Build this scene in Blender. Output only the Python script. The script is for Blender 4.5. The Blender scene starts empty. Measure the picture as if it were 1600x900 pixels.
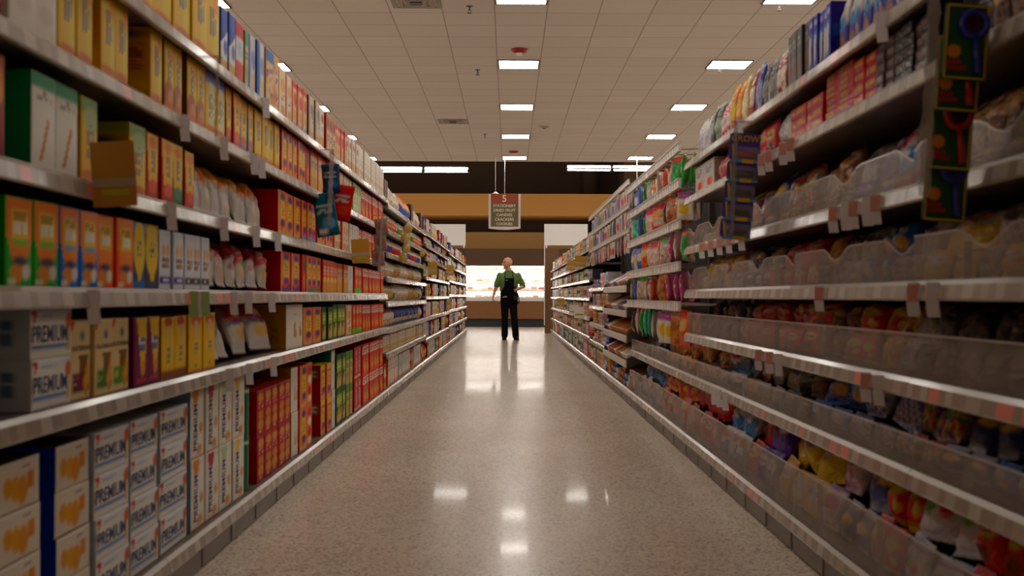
import bpy, bmesh, math, random
import numpy as np
from mathutils import Vector, Matrix, noise

C = bpy.context.scene.collection
R = random.Random(5)
PI = math.pi
SATUR = 1.28
F = 1770.0            # focal length in pixels of the 1600 px wide frame
CAM_Z = 0.95


def lin(c):
    if isinstance(c, str):
        c = [int(c[i:i + 2], 16) / 255 for i in (1, 3, 5)]
    return np.array([x / 12.92 if x <= 0.04045 else ((x + 0.055) / 1.055) ** 2.4 for x in c[:3]])


# ------------------------------------------------------------------ materials
def new_mat(name):
    m = bpy.data.materials.new(name)
    m.use_nodes = True
    nt = m.node_tree
    return m, nt, nt.nodes['Principled BSDF']


def plain(name, col, rough=0.5, metal=0.0, spec=0.5):
    m, nt, b = new_mat(name)
    b.inputs['Base Color'].default_value = (*lin(col), 1)
    b.inputs['Roughness'].default_value = rough
    b.inputs['Metallic'].default_value = metal
    b.inputs['Specular IOR Level'].default_value = spec
    return m


def printed(name, rough, spec=0.5, bump=0.0, scale=30.0, coat=0.0, trans=0.0):
    """Ink printed on a package: the colour is stored on the mesh."""
    m, nt, b = new_mat(name)
    a = nt.nodes.new('ShaderNodeVertexColor')
    a.layer_name = 'Col'
    nt.links.new(a.outputs['Color'], b.inputs['Base Color'])
    b.inputs['Roughness'].default_value = rough
    b.inputs['Specular IOR Level'].default_value = spec
    b.inputs['Coat Weight'].default_value = coat
    b.inputs['Coat Roughness'].default_value = 0.12
    if bump:
        tc = nt.nodes.new('ShaderNodeTexCoord')
        n = nt.nodes.new('ShaderNodeTexNoise')
        n.inputs['Scale'].default_value = scale
        n.inputs['Detail'].default_value = 3
        n.inputs['Distortion'].default_value = 1.2
        bp = nt.nodes.new('ShaderNodeBump')
        bp.inputs['Strength'].default_value = bump
        bp.inputs['Distance'].default_value = 0.02
        nt.links.new(tc.outputs['Object'], n.inputs['Vector'])
        nt.links.new(n.outputs['Fac'], bp.inputs['Height'])
        nt.links.new(bp.outputs['Normal'], b.inputs['Normal'])
    return m


def glow(name, col, strength):
    m, nt, b = new_mat(name)
    b.inputs['Base Color'].default_value = (0.9, 0.9, 0.9, 1)
    b.inputs['Emission Color'].default_value = (*lin(col), 1)
    b.inputs['Emission Strength'].default_value = strength
    return m


def acrylic_mat():
    m = bpy.data.materials.new('scratched_acrylic')
    m.use_nodes = True
    nt = m.node_tree
    nt.nodes.clear()
    out = nt.nodes.new('ShaderNodeOutputMaterial')
    tr = nt.nodes.new('ShaderNodeBsdfTransparent')
    tr.inputs['Color'].default_value = (0.95, 0.93, 0.91, 1)
    pr = nt.nodes.new('ShaderNodeBsdfPrincipled')
    pr.inputs['Base Color'].default_value = (0.44, 0.37, 0.33, 1)
    pr.inputs['Roughness'].default_value = 0.28
    tc = nt.nodes.new('ShaderNodeTexCoord')
    nz = nt.nodes.new('ShaderNodeTexNoise')
    nz.inputs['Scale'].default_value = 6
    nz.inputs['Detail'].default_value = 5
    rp = nt.nodes.new('ShaderNodeMapRange')
    rp.inputs['From Min'].default_value = 0.3
    rp.inputs['From Max'].default_value = 0.75
    rp.inputs['To Min'].default_value = 0.20
    rp.inputs['To Max'].default_value = 0.43
    mx = nt.nodes.new('ShaderNodeMixShader')
    L = nt.links.new
    L(tc.outputs['Object'], nz.inputs['Vector'])
    L(nz.outputs['Fac'], rp.inputs['Value'])
    L(rp.outputs['Result'], mx.inputs['Fac'])
    L(tr.outputs[0], mx.inputs[1])
    L(pr.outputs[0], mx.inputs[2])
    L(mx.outputs[0], out.inputs['Surface'])
    return m


def clear_mat(name, fac, col=(0.95, 0.95, 0.95, 1)):
    m = bpy.data.materials.new(name)
    m.use_nodes = True
    nt = m.node_tree
    nt.nodes.clear()
    out = nt.nodes.new('ShaderNodeOutputMaterial')
    tr = nt.nodes.new('ShaderNodeBsdfTransparent')
    pr = nt.nodes.new('ShaderNodeBsdfPrincipled')
    pr.inputs['Base Color'].default_value = col
    pr.inputs['Roughness'].default_value = 0.15
    mx = nt.nodes.new('ShaderNodeMixShader')
    mx.inputs['Fac'].default_value = fac
    nt.links.new(tr.outputs[0], mx.inputs[1])
    nt.links.new(pr.outputs[0], mx.inputs[2])
    nt.links.new(mx.outputs[0], out.inputs['Surface'])
    return m


def floor_mat():
    m, nt, b = new_mat('polished_speckled_floor')
    L = nt.links.new
    tc = nt.nodes.new('ShaderNodeTexCoord')
    n1 = nt.nodes.new('ShaderNodeTexVoronoi')
    n1.inputs['Scale'].default_value = 120
    sp = nt.nodes.new('ShaderNodeSeparateColor')
    r1 = nt.nodes.new('ShaderNodeValToRGB')
    e = r1.color_ramp.elements
    e[0].position, e[0].color = 0.05, (*lin('#9c8d7f'), 1)
    e[1].position, e[1].color = 0.9, (*lin('#e8dac9'), 1)
    x = r1.color_ramp.elements.new(0.3)
    x.color = (*lin('#d2c3b2'), 1)
    n2 = nt.nodes.new('ShaderNodeTexNoise')
    n2.inputs['Scale'].default_value = 1.1
    n2.inputs['Detail'].default_value = 3
    r2 = nt.nodes.new('ShaderNodeValToRGB')
    r2.color_ramp.elements[0].position, r2.color_ramp.elements[0].color = 0.35, (0.93, 0.88, 0.84, 1)
    r2.color_ramp.elements[1].position, r2.color_ramp.elements[1].color = 0.65, (1, 0.985, 0.96, 1)
    mul = nt.nodes.new('ShaderNodeMixRGB')
    mul.blend_type = 'MULTIPLY'
    mul.inputs['Fac'].default_value = 1
    L(tc.outputs['Object'], n1.inputs['Vector'])
    L(tc.outputs['Object'], n2.inputs['Vector'])
    L(n1.outputs['Color'], sp.inputs[0])
    L(sp.outputs[0], r1.inputs['Fac'])
    L(n2.outputs['Fac'], r2.inputs['Fac'])
    L(r1.outputs['Color'], mul.inputs['Color1'])
    L(r2.outputs['Color'], mul.inputs['Color2'])
    L(mul.outputs['Color'], b.inputs['Base Color'])
    b.inputs['Roughness'].default_value = 0.27
    b.inputs['Specular IOR Level'].default_value = 0.3
    b.inputs['Coat Weight'].default_value = 0.13
    b.inputs['Coat Roughness'].default_value = 0.055
    return m


def ceiling_mat():
    m, nt, b = new_mat('ceiling_tiles')
    L = nt.links.new
    tc = nt.nodes.new('ShaderNodeTexCoord')
    br = nt.nodes.new('ShaderNodeTexBrick')
    br.offset = 0.0
    br.squash = 1.0
    br.inputs['Color1'].default_value = (*lin('#d0c5b9'), 1)
    br.inputs['Color2'].default_value = (*lin('#cabfb2'), 1)
    br.inputs['Mortar'].default_value = (*lin('#a39486'), 1)
    br.inputs['Scale'].default_value = 1.0
    br.inputs['Mortar Size'].default_value = 0.009
    br.inputs['Mortar Smooth'].default_value = 0.3
    br.inputs['Brick Width'].default_value = 0.61
    br.inputs['Row Height'].default_value = 0.61
    L(tc.outputs['Object'], br.inputs['Vector'])
    L(br.outputs['Color'], b.inputs['Base Color'])
    b.inputs['Roughness'].default_value = 0.9
    b.inputs['Specular IOR Level'].default_value = 0.1
    return m


M = {}
M['carton'] = printed('printed_carton', 0.45, 0.13)
M['foil'] = printed('printed_foil_film', 0.21, 0.45, bump=0.55, scale=6)
M['film'] = printed('printed_matte_film', 0.42, 0.2, bump=0.22, scale=4)
M['metal_print'] = printed('printed_can', 0.3, 0.3)
M['rail'] = printed('price_rail_plastic', 0.24, 0.5, coat=0.25)
M['skin'] = printed('skin_tone', 0.5, 0.4)
M['cloth'] = printed('worn_cloth', 0.85, 0.2)
M['shelf'] = plain('shelf_enamel', '#71665e', 0.35, 0.2)
M['kick'] = plain('kick_plate', '#74685e', 0.4, 0.3)
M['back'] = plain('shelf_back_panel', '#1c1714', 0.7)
M['upright'] = plain('upright_steel', '#4c423b', 0.5, 0.3)
M['chrome'] = plain('chrome_wire', '#c8c4be', 0.22, 0.9)
M['white_rail'] = plain('white_label_rail', '#d9d0c6', 0.35)
M['acrylic'] = acrylic_mat()
M['acrylic_edge_highlight'] = clear_mat('acrylic_edge_highlight', 0.7, (0.62, 0.56, 0.52, 1))  # paler strip that paints a highlight along the acrylic's top edge
M['clear'] = clear_mat('clear_plastic', 0.14)
M['clear_strip'] = clear_mat('cloudy_strip_plastic', 0.4, (0.5, 0.47, 0.44, 1))
M['floor'] = floor_mat()
M['ceiling'] = ceiling_mat()
M['white'] = plain('white_paint', '#f3eee8', 0.5)
M['lamp'] = glow('lamp_diffuser', '#fff8ee', 30.0)
M['tube'] = glow('fluorescent_tube', '#fffaf0', 40.0)
M['case_tube'] = glow('case_lamp', '#fff8ee', 34.0)
M['lamp_frame'] = plain('lamp_frame', '#3a332d', 0.5)
M['dark_wall'] = plain('dark_brown_wall', '#4a3320', 0.85)
M['tan_wall'] = plain('olive_tan_wall', '#c4975a', 0.85)
M['orange_wall'] = plain('ochre_soffit', '#d2954a', 0.8)
M['brown_panel'] = plain('brown_laminate', '#6e4a28', 0.5)
M['end_brown'] = plain('end_panel_brown', '#4a3322', 0.55)
M['black'] = plain('black_plastic', '#141212', 0.4)
M['grey_dark'] = plain('dark_grey_kick', '#2c2c2e', 0.5)
M['red'] = plain('red_plastic', '#a01c14', 0.35)
M['lettering'] = plain('cream_lettering', '#efe3c8', 0.6)
M['sign_red'] = plain('sign_rust', '#a0482a', 0.6)
M['blue_ink'] = plain('blue_ink', '#28407e', 0.5)
M['white_ink'] = plain('white_ink', '#efe8dc', 0.5)
M['brown_ink'] = plain('brown_ink', '#4a3322', 0.6)
M['yellow_ink'] = plain('yellow_ink', '#f0c818', 0.5)


# ------------------------------------------------------------------ object helpers
def mesh_obj(name, me, parent=None, loc=(0, 0, 0), rot=(0, 0, 0), scl=(1, 1, 1)):
    o = bpy.data.objects.new(name, me)
    C.objects.link(o)
    if parent is not None:
        o.parent = parent
    o.location, o.rotation_euler, o.scale = loc, rot, scl
    return o


def obj(name, bm, mat, parent=None, smooth=False, loc=(0, 0, 0), rot=(0, 0, 0)):
    me = bpy.data.meshes.new(name)
    bmesh.ops.recalc_face_normals(bm, faces=bm.faces)
    bm.to_mesh(me)
    bm.free()
    for m in (mat if isinstance(mat, (list, tuple)) else [mat]):
        me.materials.append(m)
    if smooth:
        me.polygons.foreach_set('use_smooth', [True] * len(me.polygons))
    return mesh_obj(name, me, parent, loc, rot)


def tag(o, label, cat, group=None, kind=None):
    o['label'], o['category'] = label, cat
    if group:
        o['group'] = group
    if kind:
        o['kind'] = kind
    return o


def thing(name, label, cat, loc=(0, 0, 0), rz=0.0, group=None):
    o = bpy.data.objects.new(name, None)
    o.empty_display_size = 0.05
    C.objects.link(o)
    o.location, o.rotation_euler = loc, (0, 0, rz)
    return tag(o, label, cat, group)


def struct(name, bm, mat):
    o = obj(name, bm, mat)
    o['kind'] = 'structure'
    return o


def box(bm, x0, x1, y0, y1, z0, z1, mi=0):
    v = [bm.verts.new(p) for p in ((x0, y0, z0), (x1, y0, z0), (x1, y1, z0), (x0, y1, z0),
                                   (x0, y0, z1), (x1, y0, z1), (x1, y1, z1), (x0, y1, z1))]
    fs = []
    for q in ((0, 3, 2, 1), (4, 5, 6, 7), (0, 1, 5, 4), (1, 2, 6, 5), (2, 3, 7, 6), (3, 0, 4, 7)):
        f = bm.faces.new([v[i] for i in q])
        f.material_index = mi
        fs.append(f)
    return fs


def bbox(x0, x1, y0, y1, z0, z1, bev=0.0):
    bm = bmesh.new()
    box(bm, min(x0, x1), max(x0, x1), min(y0, y1), max(y0, y1), min(z0, z1), max(z0, z1))
    if bev:
        bmesh.ops.bevel(bm, geom=list(bm.edges), offset=bev, segments=2, affect='EDGES')
    return bm


def prism(pts, y0, y1):
    """A profile in x,z carried along y."""
    bm = bmesh.new()
    a = [bm.verts.new((x, y0, z)) for x, z in pts]
    b = [bm.verts.new((x, y1, z)) for x, z in pts]
    n = len(pts)
    bm.faces.new(a)
    bm.faces.new(b[::-1])
    for i in range(n):
        bm.faces.new((a[i], a[(i + 1) % n], b[(i + 1) % n], b[i]))
    return bm


def tube(bm, p0, p1, r0, r1=None, seg=8, caps=True):
    p0, p1 = Vector(p0), Vector(p1)
    r1 = r0 if r1 is None else r1
    d = (p1 - p0).normalized()
    a = d.orthogonal().normalized()
    b = d.cross(a)
    A, B = [], []
    for i in range(seg):
        t = 2 * PI * i / seg
        o = a * math.cos(t) + b * math.sin(t)
        A.append(bm.verts.new(p0 + o * r0))
        B.append(bm.verts.new(p1 + o * r1))
    for i in range(seg):
        bm.faces.new((A[i], A[(i + 1) % seg], B[(i + 1) % seg], B[i]))
    if caps:
        bm.faces.new(A[::-1])
        bm.faces.new(B)


def lathe(bm, prof, seg=20, c=(0, 0)):
    rings = []
    for r, z in prof:
        if r < 1e-5:
            rings.append([bm.verts.new((c[0], c[1], z))])
        else:
            rings.append([bm.verts.new((c[0] + r * math.cos(2 * PI * i / seg), c[1] + r * math.sin(2 * PI * i / seg), z)) for i in range(seg)])
    for p, q in zip(rings, rings[1:]):
        for i in range(seg):
            j = (i + 1) % seg
            if len(p) == 1:
                bm.faces.new((p[0], q[j], q[i]))
            elif len(q) == 1:
                bm.faces.new((p[i], p[j], q[0]))
            else:
                bm.faces.new((p[i], p[j], q[j], q[i]))


def text_mesh(name, body, size, mat, extrude=0.0, align='CENTER', sx=1.0, spacing=1.0, shear=0.0):
    cu = bpy.data.curves.new(name, 'FONT')
    cu.body = body
    cu.size = size
    cu.align_x = align
    cu.align_y = 'CENTER'
    cu.extrude = extrude
    cu.space_character = spacing
    cu.shear = shear
    cu.offset = size * 0.012
    cu.resolution_u = 3
    o = bpy.data.objects.new(name + '_curve', cu)
    C.objects.link(o)
    dg = bpy.context.evaluated_depsgraph_get()
    me = bpy.data.meshes.new_from_object(o.evaluated_get(dg))
    bpy.data.objects.remove(o)
    bpy.data.curves.remove(cu)
    me.name = name
    me.materials.clear()
    me.materials.append(mat)
    if sx != 1.0:
        me.transform(Matrix.Diagonal((sx, 1, 1, 1)))
    return me


# ------------------------------------------------------------------ printing on packages
class Art:
    """A printed face, sampled on a grid: u to the right, v up."""

    def __init__(s, nu, nv, spec, seed=0):
        s.U, s.V = np.meshgrid(np.linspace(0, 1, nu + 1), np.linspace(0, 1, nv + 1), indexing='ij')
        s.c = np.ones((nu + 1, nv + 1, 3)) * 0.5
        s.px = 0.8 / nu
        s.rng = np.random.default_rng(seed + 11)
        for e in spec:
            getattr(s, e[0])(*e[1:])

    def mix(s, m, c):
        m = np.clip(m, 0, 1)[..., None]
        s.c = s.c * (1 - m) + lin(c) * m

    def bg(s, c):
        s.c[:] = lin(c)

    def grad(s, c0, c1, v0=0.0, v1=1.0):
        t = np.clip((s.V - v0) / (v1 - v0), 0, 1)[..., None]
        s.c = lin(c0) * (1 - t) + lin(c1) * t

    def r(s, u0, v0, u1, v1, c, soft=1.0):
        w = s.px * soft
        m = np.clip((s.U - u0) / w + .5, 0, 1) * np.clip((u1 - s.U) / w + .5, 0, 1) * np.clip((s.V - v0) / w + .5, 0, 1) * np.clip((v1 - s.V) / w + .5, 0, 1)
        s.mix(m, c)

    def e(s, cu, cv, ru, rv, c, soft=1.0):
        d = np.sqrt(((s.U - cu) / ru) ** 2 + ((s.V - cv) / rv) ** 2)
        s.mix((1 - d) * min(ru, rv) / (s.px * soft) + .5, c)

    def d(s, cu, cv, ru, rv, c):
        d = np.abs(s.U - cu) / ru + np.abs(s.V - cv) / rv
        s.mix((1 - d) * min(ru, rv) / s.px + .5, c)

    def p(s, pts, c):
        inside = np.zeros(s.U.shape, bool)
        n = len(pts)
        for i in range(n):
            (x0, y0), (x1, y1) = pts[i], pts[(i + 1) % n]
            if y0 == y1:
                continue
            cr = ((y0 > s.V) != (y1 > s.V)) & (s.U < (x1 - x0) * (s.V - y0) / (y1 - y0) + x0)
            inside ^= cr
        s.mix(inside.astype(float), c)

    def s(s, u0, v0, u1, v1, c, rows=3, cols=8, vert=False):
        """Small print too small to read: rows of short marks."""
        U, V = (s.V, s.U) if vert else (s.U, s.V)
        if vert:
            u0, v0, u1, v1 = v0, u0, v1, u1
        a = np.clip((U - u0) / (u1 - u0), 0, .999)
        b = np.clip((V - v0) / (v1 - v0), 0, .999)
        on = s.rng.random((cols, rows)) > 0.22
        ci, ri = (a * cols).astype(int), (b * rows).astype(int)
        fb = b * rows - ri
        m = on[ci, ri] & (fb > .15) & (fb < .85) & (U > u0) & (U < u1) & (V > v0) & (V < v1)
        s.mix(m.astype(float) * .85, c)

    def k(s, u0, v0, u1, v1, cs, fu=8, fv=8, soft=.8):
        """A window of small sweets or crackers."""
        iu = (s.U * fu + .35 * np.sin(s.V * 17)).astype(int) % 31
        iv = (s.V * fv + .35 * np.sin(s.U * 13)).astype(int) % 31
        t = s.rng.integers(0, len(cs), (31, 31))
        pal = np.array([lin(c) for c in cs])
        col = pal[t[iu, iv]]
        m = ((s.U > u0) & (s.U < u1) & (s.V > v0) & (s.V < v1))[..., None] * soft
        s.c = s.c * (1 - m) + col * m

    def zig(s, v0, amp, n, c, up=True):
        t = v0 + amp * np.abs(((s.U * n) % 1) * 2 - 1)
        s.mix(((s.V > t) if up else (s.V < t)).astype(float), c)

    def stripes(s, c, n, w=.5, slant=0.0, u0=0, v0=0, u1=1, v1=1):
        f = ((s.U + slant * s.V) * n) % 1
        s.mix(((f < w) & (s.U > u0) & (s.U < u1) & (s.V > v0) & (s.V < v1)).astype(float), c)

    def sw(s, u0, v0, u1, v1, th, c):
        """A curved swoosh."""
        t = np.clip((s.U - u0) / (u1 - u0), 0, 1)
        y = v0 + (v1 - v0) * (t * t * (3 - 2 * t))
        s.mix(((np.abs(s.V - y) < th) & (s.U >= min(u0, u1)) & (s.U <= max(u0, u1))).astype(float), c)


def set_cols(me, cols_per_loop):
    ca = me.color_attributes.new('Col', 'FLOAT_COLOR', 'CORNER')
    a = np.ones((len(me.loops), 4), np.float32)
    c = np.asarray(cols_per_loop, np.float32).reshape(-1, 3)
    g = (c @ np.array([.25, .65, .1], np.float32))[:, None]
    a[:, :3] = np.clip(g + (c - g) * SATUR, 0.002, .9)
    ca.data.foreach_set('color', a.ravel())


def carton_mesh(name, spec, side=None, top=None, nu=18, nv=40, seed=0, mat='carton', side_spec=None, edge=0.012):
    """Unit carton: front at x=0 facing +x, y -0.5..0.5, z 0..1, back at x=-1; rounded front edges and a tuck flap."""
    art = Art(nu, nv, spec, seed).c
    side = lin(side) if side is not None else art.mean(axis=(0, 1))
    top = lin(top) if top is not None else side
    sa = None
    if side_spec is not None:
        sa = Art(10, nv, side_spec, seed + 3).c
    V, Fc, Lc = [], [], []
    idx = {}
    e = edge

    def add(p):
        V.append(p)
        return len(V) - 1

    for i in range(nu + 1):
        for j in range(nv + 1):
            u, v = i / nu, j / nv
            bord = i in (0, nu) or j in (0, nv)
            x = -e if bord else 0.012 * math.sin(PI * u) * math.sin(PI * v)
            idx[i, j] = add((x, u - .5, v))
    for i in range(nu):
        for j in range(nv):
            Fc.append((idx[i, j], idx[i + 1, j], idx[i + 1, j + 1], idx[i, j + 1]))
            Lc += [art[i, j], art[i + 1, j], art[i + 1, j + 1], art[i, j + 1]]
    # near side (-y) and far side (+y): strips from the front border to the back
    ns = 10 if sa is not None else 1
    for s, i0 in ((-1, 0), (1, nu)):
        prev = [idx[i0, j] for j in range(nv + 1)]
        for k in range(1, ns + 1):
            x = -e - (1 - e) * k / ns
            cur = [add((x, s * .5, j / nv)) for j in range(nv + 1)]
            for j in range(nv):
                q = (prev[j], prev[j + 1], cur[j + 1], cur[j])
                Fc.append(q if s < 0 else q[::-1])
                if sa is not None:
                    c4 = [sa[ns - k + 1 if s < 0 else k - 1, j], sa[ns - k + 1 if s < 0 else k - 1, j + 1], sa[ns - k if s < 0 else k, j + 1], sa[ns - k if s < 0 else k, j]]
                else:
                    c4 = [side] * 4
                Lc += c4 if s < 0 else c4[::-1]
            prev = cur
        if s < 0:
            backL = prev
        else:
            backR = prev
    # top with a raised tuck flap edge, and bottom
    ft = [idx[i, nv] for i in range(nu + 1)]
    mid = [add((-0.5, i / nu - .5, 1.0)) for i in range(nu + 1)]
    for i in range(nu):
        Fc.append((ft[i], ft[i + 1], mid[i + 1], mid[i]))
        Lc += [top] * 4
    Fc.append((mid[0], *mid[1:], backR[nv], backL[nv]))
    Lc += [top] * (len(mid) + 2)
    Fc.append((idx[0, nv], mid[0], backL[nv]))
    Lc += [top] * 3
    fb = [idx[i, 0] for i in range(nu + 1)]
    Fc.append((*fb[::-1], backL[0], backR[0]))
    Lc += [side] * (len(fb) + 2)
    Fc.append((backL[0], backL[nv], backR[nv], backR[0]))
    Lc += [side] * 4
    me = bpy.data.meshes.new(name)
    me.from_pydata(V, [], Fc)
    me.materials.append(M[mat])
    set_cols(me, np.array(Lc))
    return me


def bag_mesh(name, spec, seed=0, mat='foil', nu=14, nv=20, gus=0.5, crimp=0.07, wr=0.05, back=None, slump=0.0, taper=0.0):
    """Unit pillow bag: thickness along x (-0.5..0.5), y -0.5..0.5, z 0..1, crimped seams top and bottom."""
    art = Art(nu, nv, spec, seed).c
    bk = lin(back) if back is not None else art.mean(axis=(0, 1))
    rg = random.Random(seed)
    off = Vector((rg.random() * 50, rg.random() * 50, rg.random() * 50))
    V, Fc, Lc = [], [], []
    f, b = {}, {}
    for i in range(nu + 1):
        for j in range(nv + 1):
            u, v = i / nu, j / nv
            a = max(0.0, 1 - abs(2 * u - 1) ** 2.6) ** 0.55
            vv = min(1.0, max(0.0, (v - crimp) / (1 - 2 * crimp)))
            vb = vv ** (1.0 + slump)
            c = max(0.0, math.sin(PI * min(1, vb))) ** 0.5 if 0 < vv < 1 else 0.0
            t = 0.5 * a * c
            n1 = noise.noise(Vector((u * 4.2, v * 5.5, 0)) + off)
            n2 = noise.noise(Vector((u * 4.2, v * 5.5, 9)) + off)
            pinch = 0.03 * math.sin(PI * v) * (abs(2 * u - 1) ** 3)
            y = (u - .5) * (1 - pinch * 2 - taper * v * v) + 0.012 * noise.noise(Vector((0, v * 6, u * 2)) + off)
            seam = 0.03 * math.sin(u * 40 + seed) if (v < crimp or v > 1 - crimp) else 0.0
            z = v + 0.012 * n2 * (1 if 0 < j < nv else .4)
            w = wr * 4 * n1 * a * c
            edge = i in (0, nu) or j in (0, nv)
            V.append((t + w * t * 2 + seam if not edge else seam, y, z))
            f[i, j] = len(V) - 1
            if edge:
                b[i, j] = f[i, j]
            else:
                V.append((-t * gus * 2 + wr * 2 * n2 * a * c * t - 0.002 + seam, y, z))
                b[i, j] = len(V) - 1
    for i in range(nu):
        for j in range(nv):
            Fc.append((f[i, j], f[i + 1, j], f[i + 1, j + 1], f[i, j + 1]))
            Lc += [art[i, j], art[i + 1, j], art[i + 1, j + 1], art[i, j + 1]]
            q = (b[i, j], b[i, j + 1], b[i + 1, j + 1], b[i + 1, j])
            if len(set(q) & {f[i, j], f[i + 1, j], f[i + 1, j + 1], f[i, j + 1]}) == 4:
                continue
            Fc.append(q)
            Lc += [bk] * 4
    me = bpy.data.meshes.new(name)
    me.from_pydata(V, [], Fc)
    me.materials.append(M[mat])
    set_cols(me, np.array(Lc) * (1.25 if mat == 'foil' else 1.0))
    me.polygons.foreach_set('use_smooth', [True] * len(me.polygons))
    return me


def can_mesh(name, spec, lid, seed=0, nu=28, nv=20, plastic_lid=False):
    """Unit round can: axis at x=-0.5, radius 0.5, z 0..1; the print wraps the wall."""
    art = Art(nu, nv, spec, seed).c
    V, Fc, Lc = [], [], []
    prof = [(0.0, 0.0), (.46, 0.0), (.5, .015), (.5, .03)] + [(.485, .03 + .94 * j / nv) for j in range(nv + 1)] + [(.5, .97), (.5, .985), (.46, 1.0), (.44, .985), (0.0, .985)]
    lo, hi = 4, 4 + nv
    rings = []
    for r, z in prof:
        ring = []
        for i in range(nu):
            t = 2 * PI * i / nu + PI
            V.append((-.5 + r * math.cos(t), r * math.sin(t), z))
            ring.append(len(V) - 1)
        rings.append(ring)
    L = lin(lid)
    for k in range(len(rings) - 1):
        for i in range(nu):
            j = (i + 1) % nu
            Fc.append((rings[k][i], rings[k][j], rings[k + 1][j], rings[k + 1][i]))
            if lo <= k < hi:
                q = k - lo
                Lc += [art[i, q], art[i + 1, q], art[i + 1, q + 1], art[i, q + 1]]
            else:
                Lc += [L] * 4
    me = bpy.data.meshes.new(name)
    me.from_pydata(V, [], Fc)
    me.materials.append(M['metal_print'])
    set_cols(me, np.array(Lc))
    bm = bmesh.new()
    bm.from_mesh(me)
    bmesh.ops.remove_doubles(bm, verts=[v for v in bm.verts], dist=1e-6)
    bm.to_mesh(me)
    bm.free()
    return me


def jar_mesh(name, body, lid, seed=0):
    """Unit squat tub with a waist, a label band and an overhanging screw lid."""
    bm = bmesh.new()
    prof = [(0, 0), (.44, 0), (.48, .03), (.49, .1), (.47, .14), (.47, .66), (.49, .7), (.44, .78), (.42, .8), (.5, .8), (.5, .97), (.47, 1.0), (0, 1.0)]
    lathe(bm, prof, 20)
    for v in bm.verts:
        v.co.x -= .5
    bmesh.ops.recalc_face_normals(bm, faces=bm.faces)
    me = bpy.data.meshes.new(name)
    bm.to_mesh(me)
    bm.free()
    me.materials.append(M['metal_print'])
    rg = np.random.default_rng(seed)
    lc = []
    L, B = lin(lid), lin(body[0])
    band = lin(body[1])
    for p in me.polygons:
        z = p.center.z
        c = L if z > .79 else (band if .3 < z < .5 else B)
        lc += [c] * p.loop_total
    set_cols(me, np.array(lc))
    me.polygons.foreach_set('use_smooth', [True] * len(me.polygons))
    return me


_ONES = 'first second third fourth fifth sixth seventh eighth ninth tenth eleventh twelfth thirteenth fourteenth fifteenth sixteenth seventeenth eighteenth nineteenth'.split()
_TENS = {2: ('twenty', 'twentieth'), 3: ('thirty', 'thirtieth'), 4: ('forty', 'fortieth'), 5: ('fifty', 'fiftieth'), 6: ('sixty', 'sixtieth'), 7: ('seventy', 'seventieth')}


def nth(n):
    if n <= 19:
        return _ONES[n - 1]
    t, r = divmod(n, 10)
    return _TENS[t][1] if r == 0 else _TENS[t][0] + '-' + _ONES[r - 1]
ROLL = 0.2
EXPO = -0.25
# ------------------------------------------------------------------ package designs
DES = {}


def D(key, form, kind, cat, desc, spec, **kw):
    DES[key] = dict(form=form, kind=kind, cat=cat, desc=desc, spec=spec, kw=kw, seed=len(DES) * 7 + 3, meshes={})


def dmesh(key, var=0):
    d = DES[key]
    if var not in d['meshes']:
        kw = {k: v for k, v in d['kw'].items() if k not in ('text', 'nvar')}
        nm = d['kind']
        if d['form'] == 'box':
            d['meshes'][var] = carton_mesh(nm, d['spec'], seed=d['seed'], **kw)
        elif d['form'] == 'bag':
            d['meshes'][var] = bag_mesh(nm, d['spec'], seed=d['seed'] + 31 * var, **kw)
        elif d['form'] == 'can':
            d['meshes'][var] = can_mesh(nm, d['spec'], seed=d['seed'], **kw)
        else:
            d['meshes'][var] = jar_mesh(nm, d['spec'], seed=d['seed'], **kw)
    return d['meshes'][var]


TXT = {}


def lettering(key):
    """Lettering meshes laid on the unit carton's front."""
    if key not in TXT:
        out = []
        for (s, u, v, tw, th, mat, vert) in DES[key]['kw'].get('text', ()):
            me = text_mesh('lettering', s, 1.0, M[mat])
            co = np.empty(len(me.vertices) * 3)
            me.vertices.foreach_get('co', co)
            co = co.reshape(-1, 3)
            lo, hi = co.min(0), co.max(0)
            n = (co - (lo + hi) / 2) / np.maximum(hi - lo, 1e-6)
            o = np.zeros_like(co)
            o[:, 0] = 0.016
            if vert:
                o[:, 1] = u - .5 - n[:, 1] * tw
                o[:, 2] = v + n[:, 0] * th
            else:
                o[:, 1] = u - .5 + n[:, 0] * tw
                o[:, 2] = v + n[:, 1] * th
            me.vertices.foreach_set('co', o.ravel())
            me.update()
            out.append(me)
        TXT[key] = out
    return TXT[key]


CREAM, WHITE = '#e9dcc0', '#e6e2da'
LOGO = '#414c6c'
CB = ('cracker_box', 'cracker box')

# tall yellow cracker boxes and their kin (left side, upper shelves)
def yel(logo_v=.58, extra=(), base='#d9b40e'):
    return [('bg', base), ('r', .52, .0, 1, 1, '#dcc052'), ('e', .72, .84, .2, .14, '#dd9844'), *extra,
            ('s', .3, logo_v - .2, .62, logo_v + .2, LOGO, 2, 9, True), ('s', .64, logo_v - .14, .8, logo_v + .14, '#6a7490', 1, 9, True), ('e', .5, .08, .5, .07, '#c8702a'),
            ('r', .0, .0, 1, .05, '#d2802a')]

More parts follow.
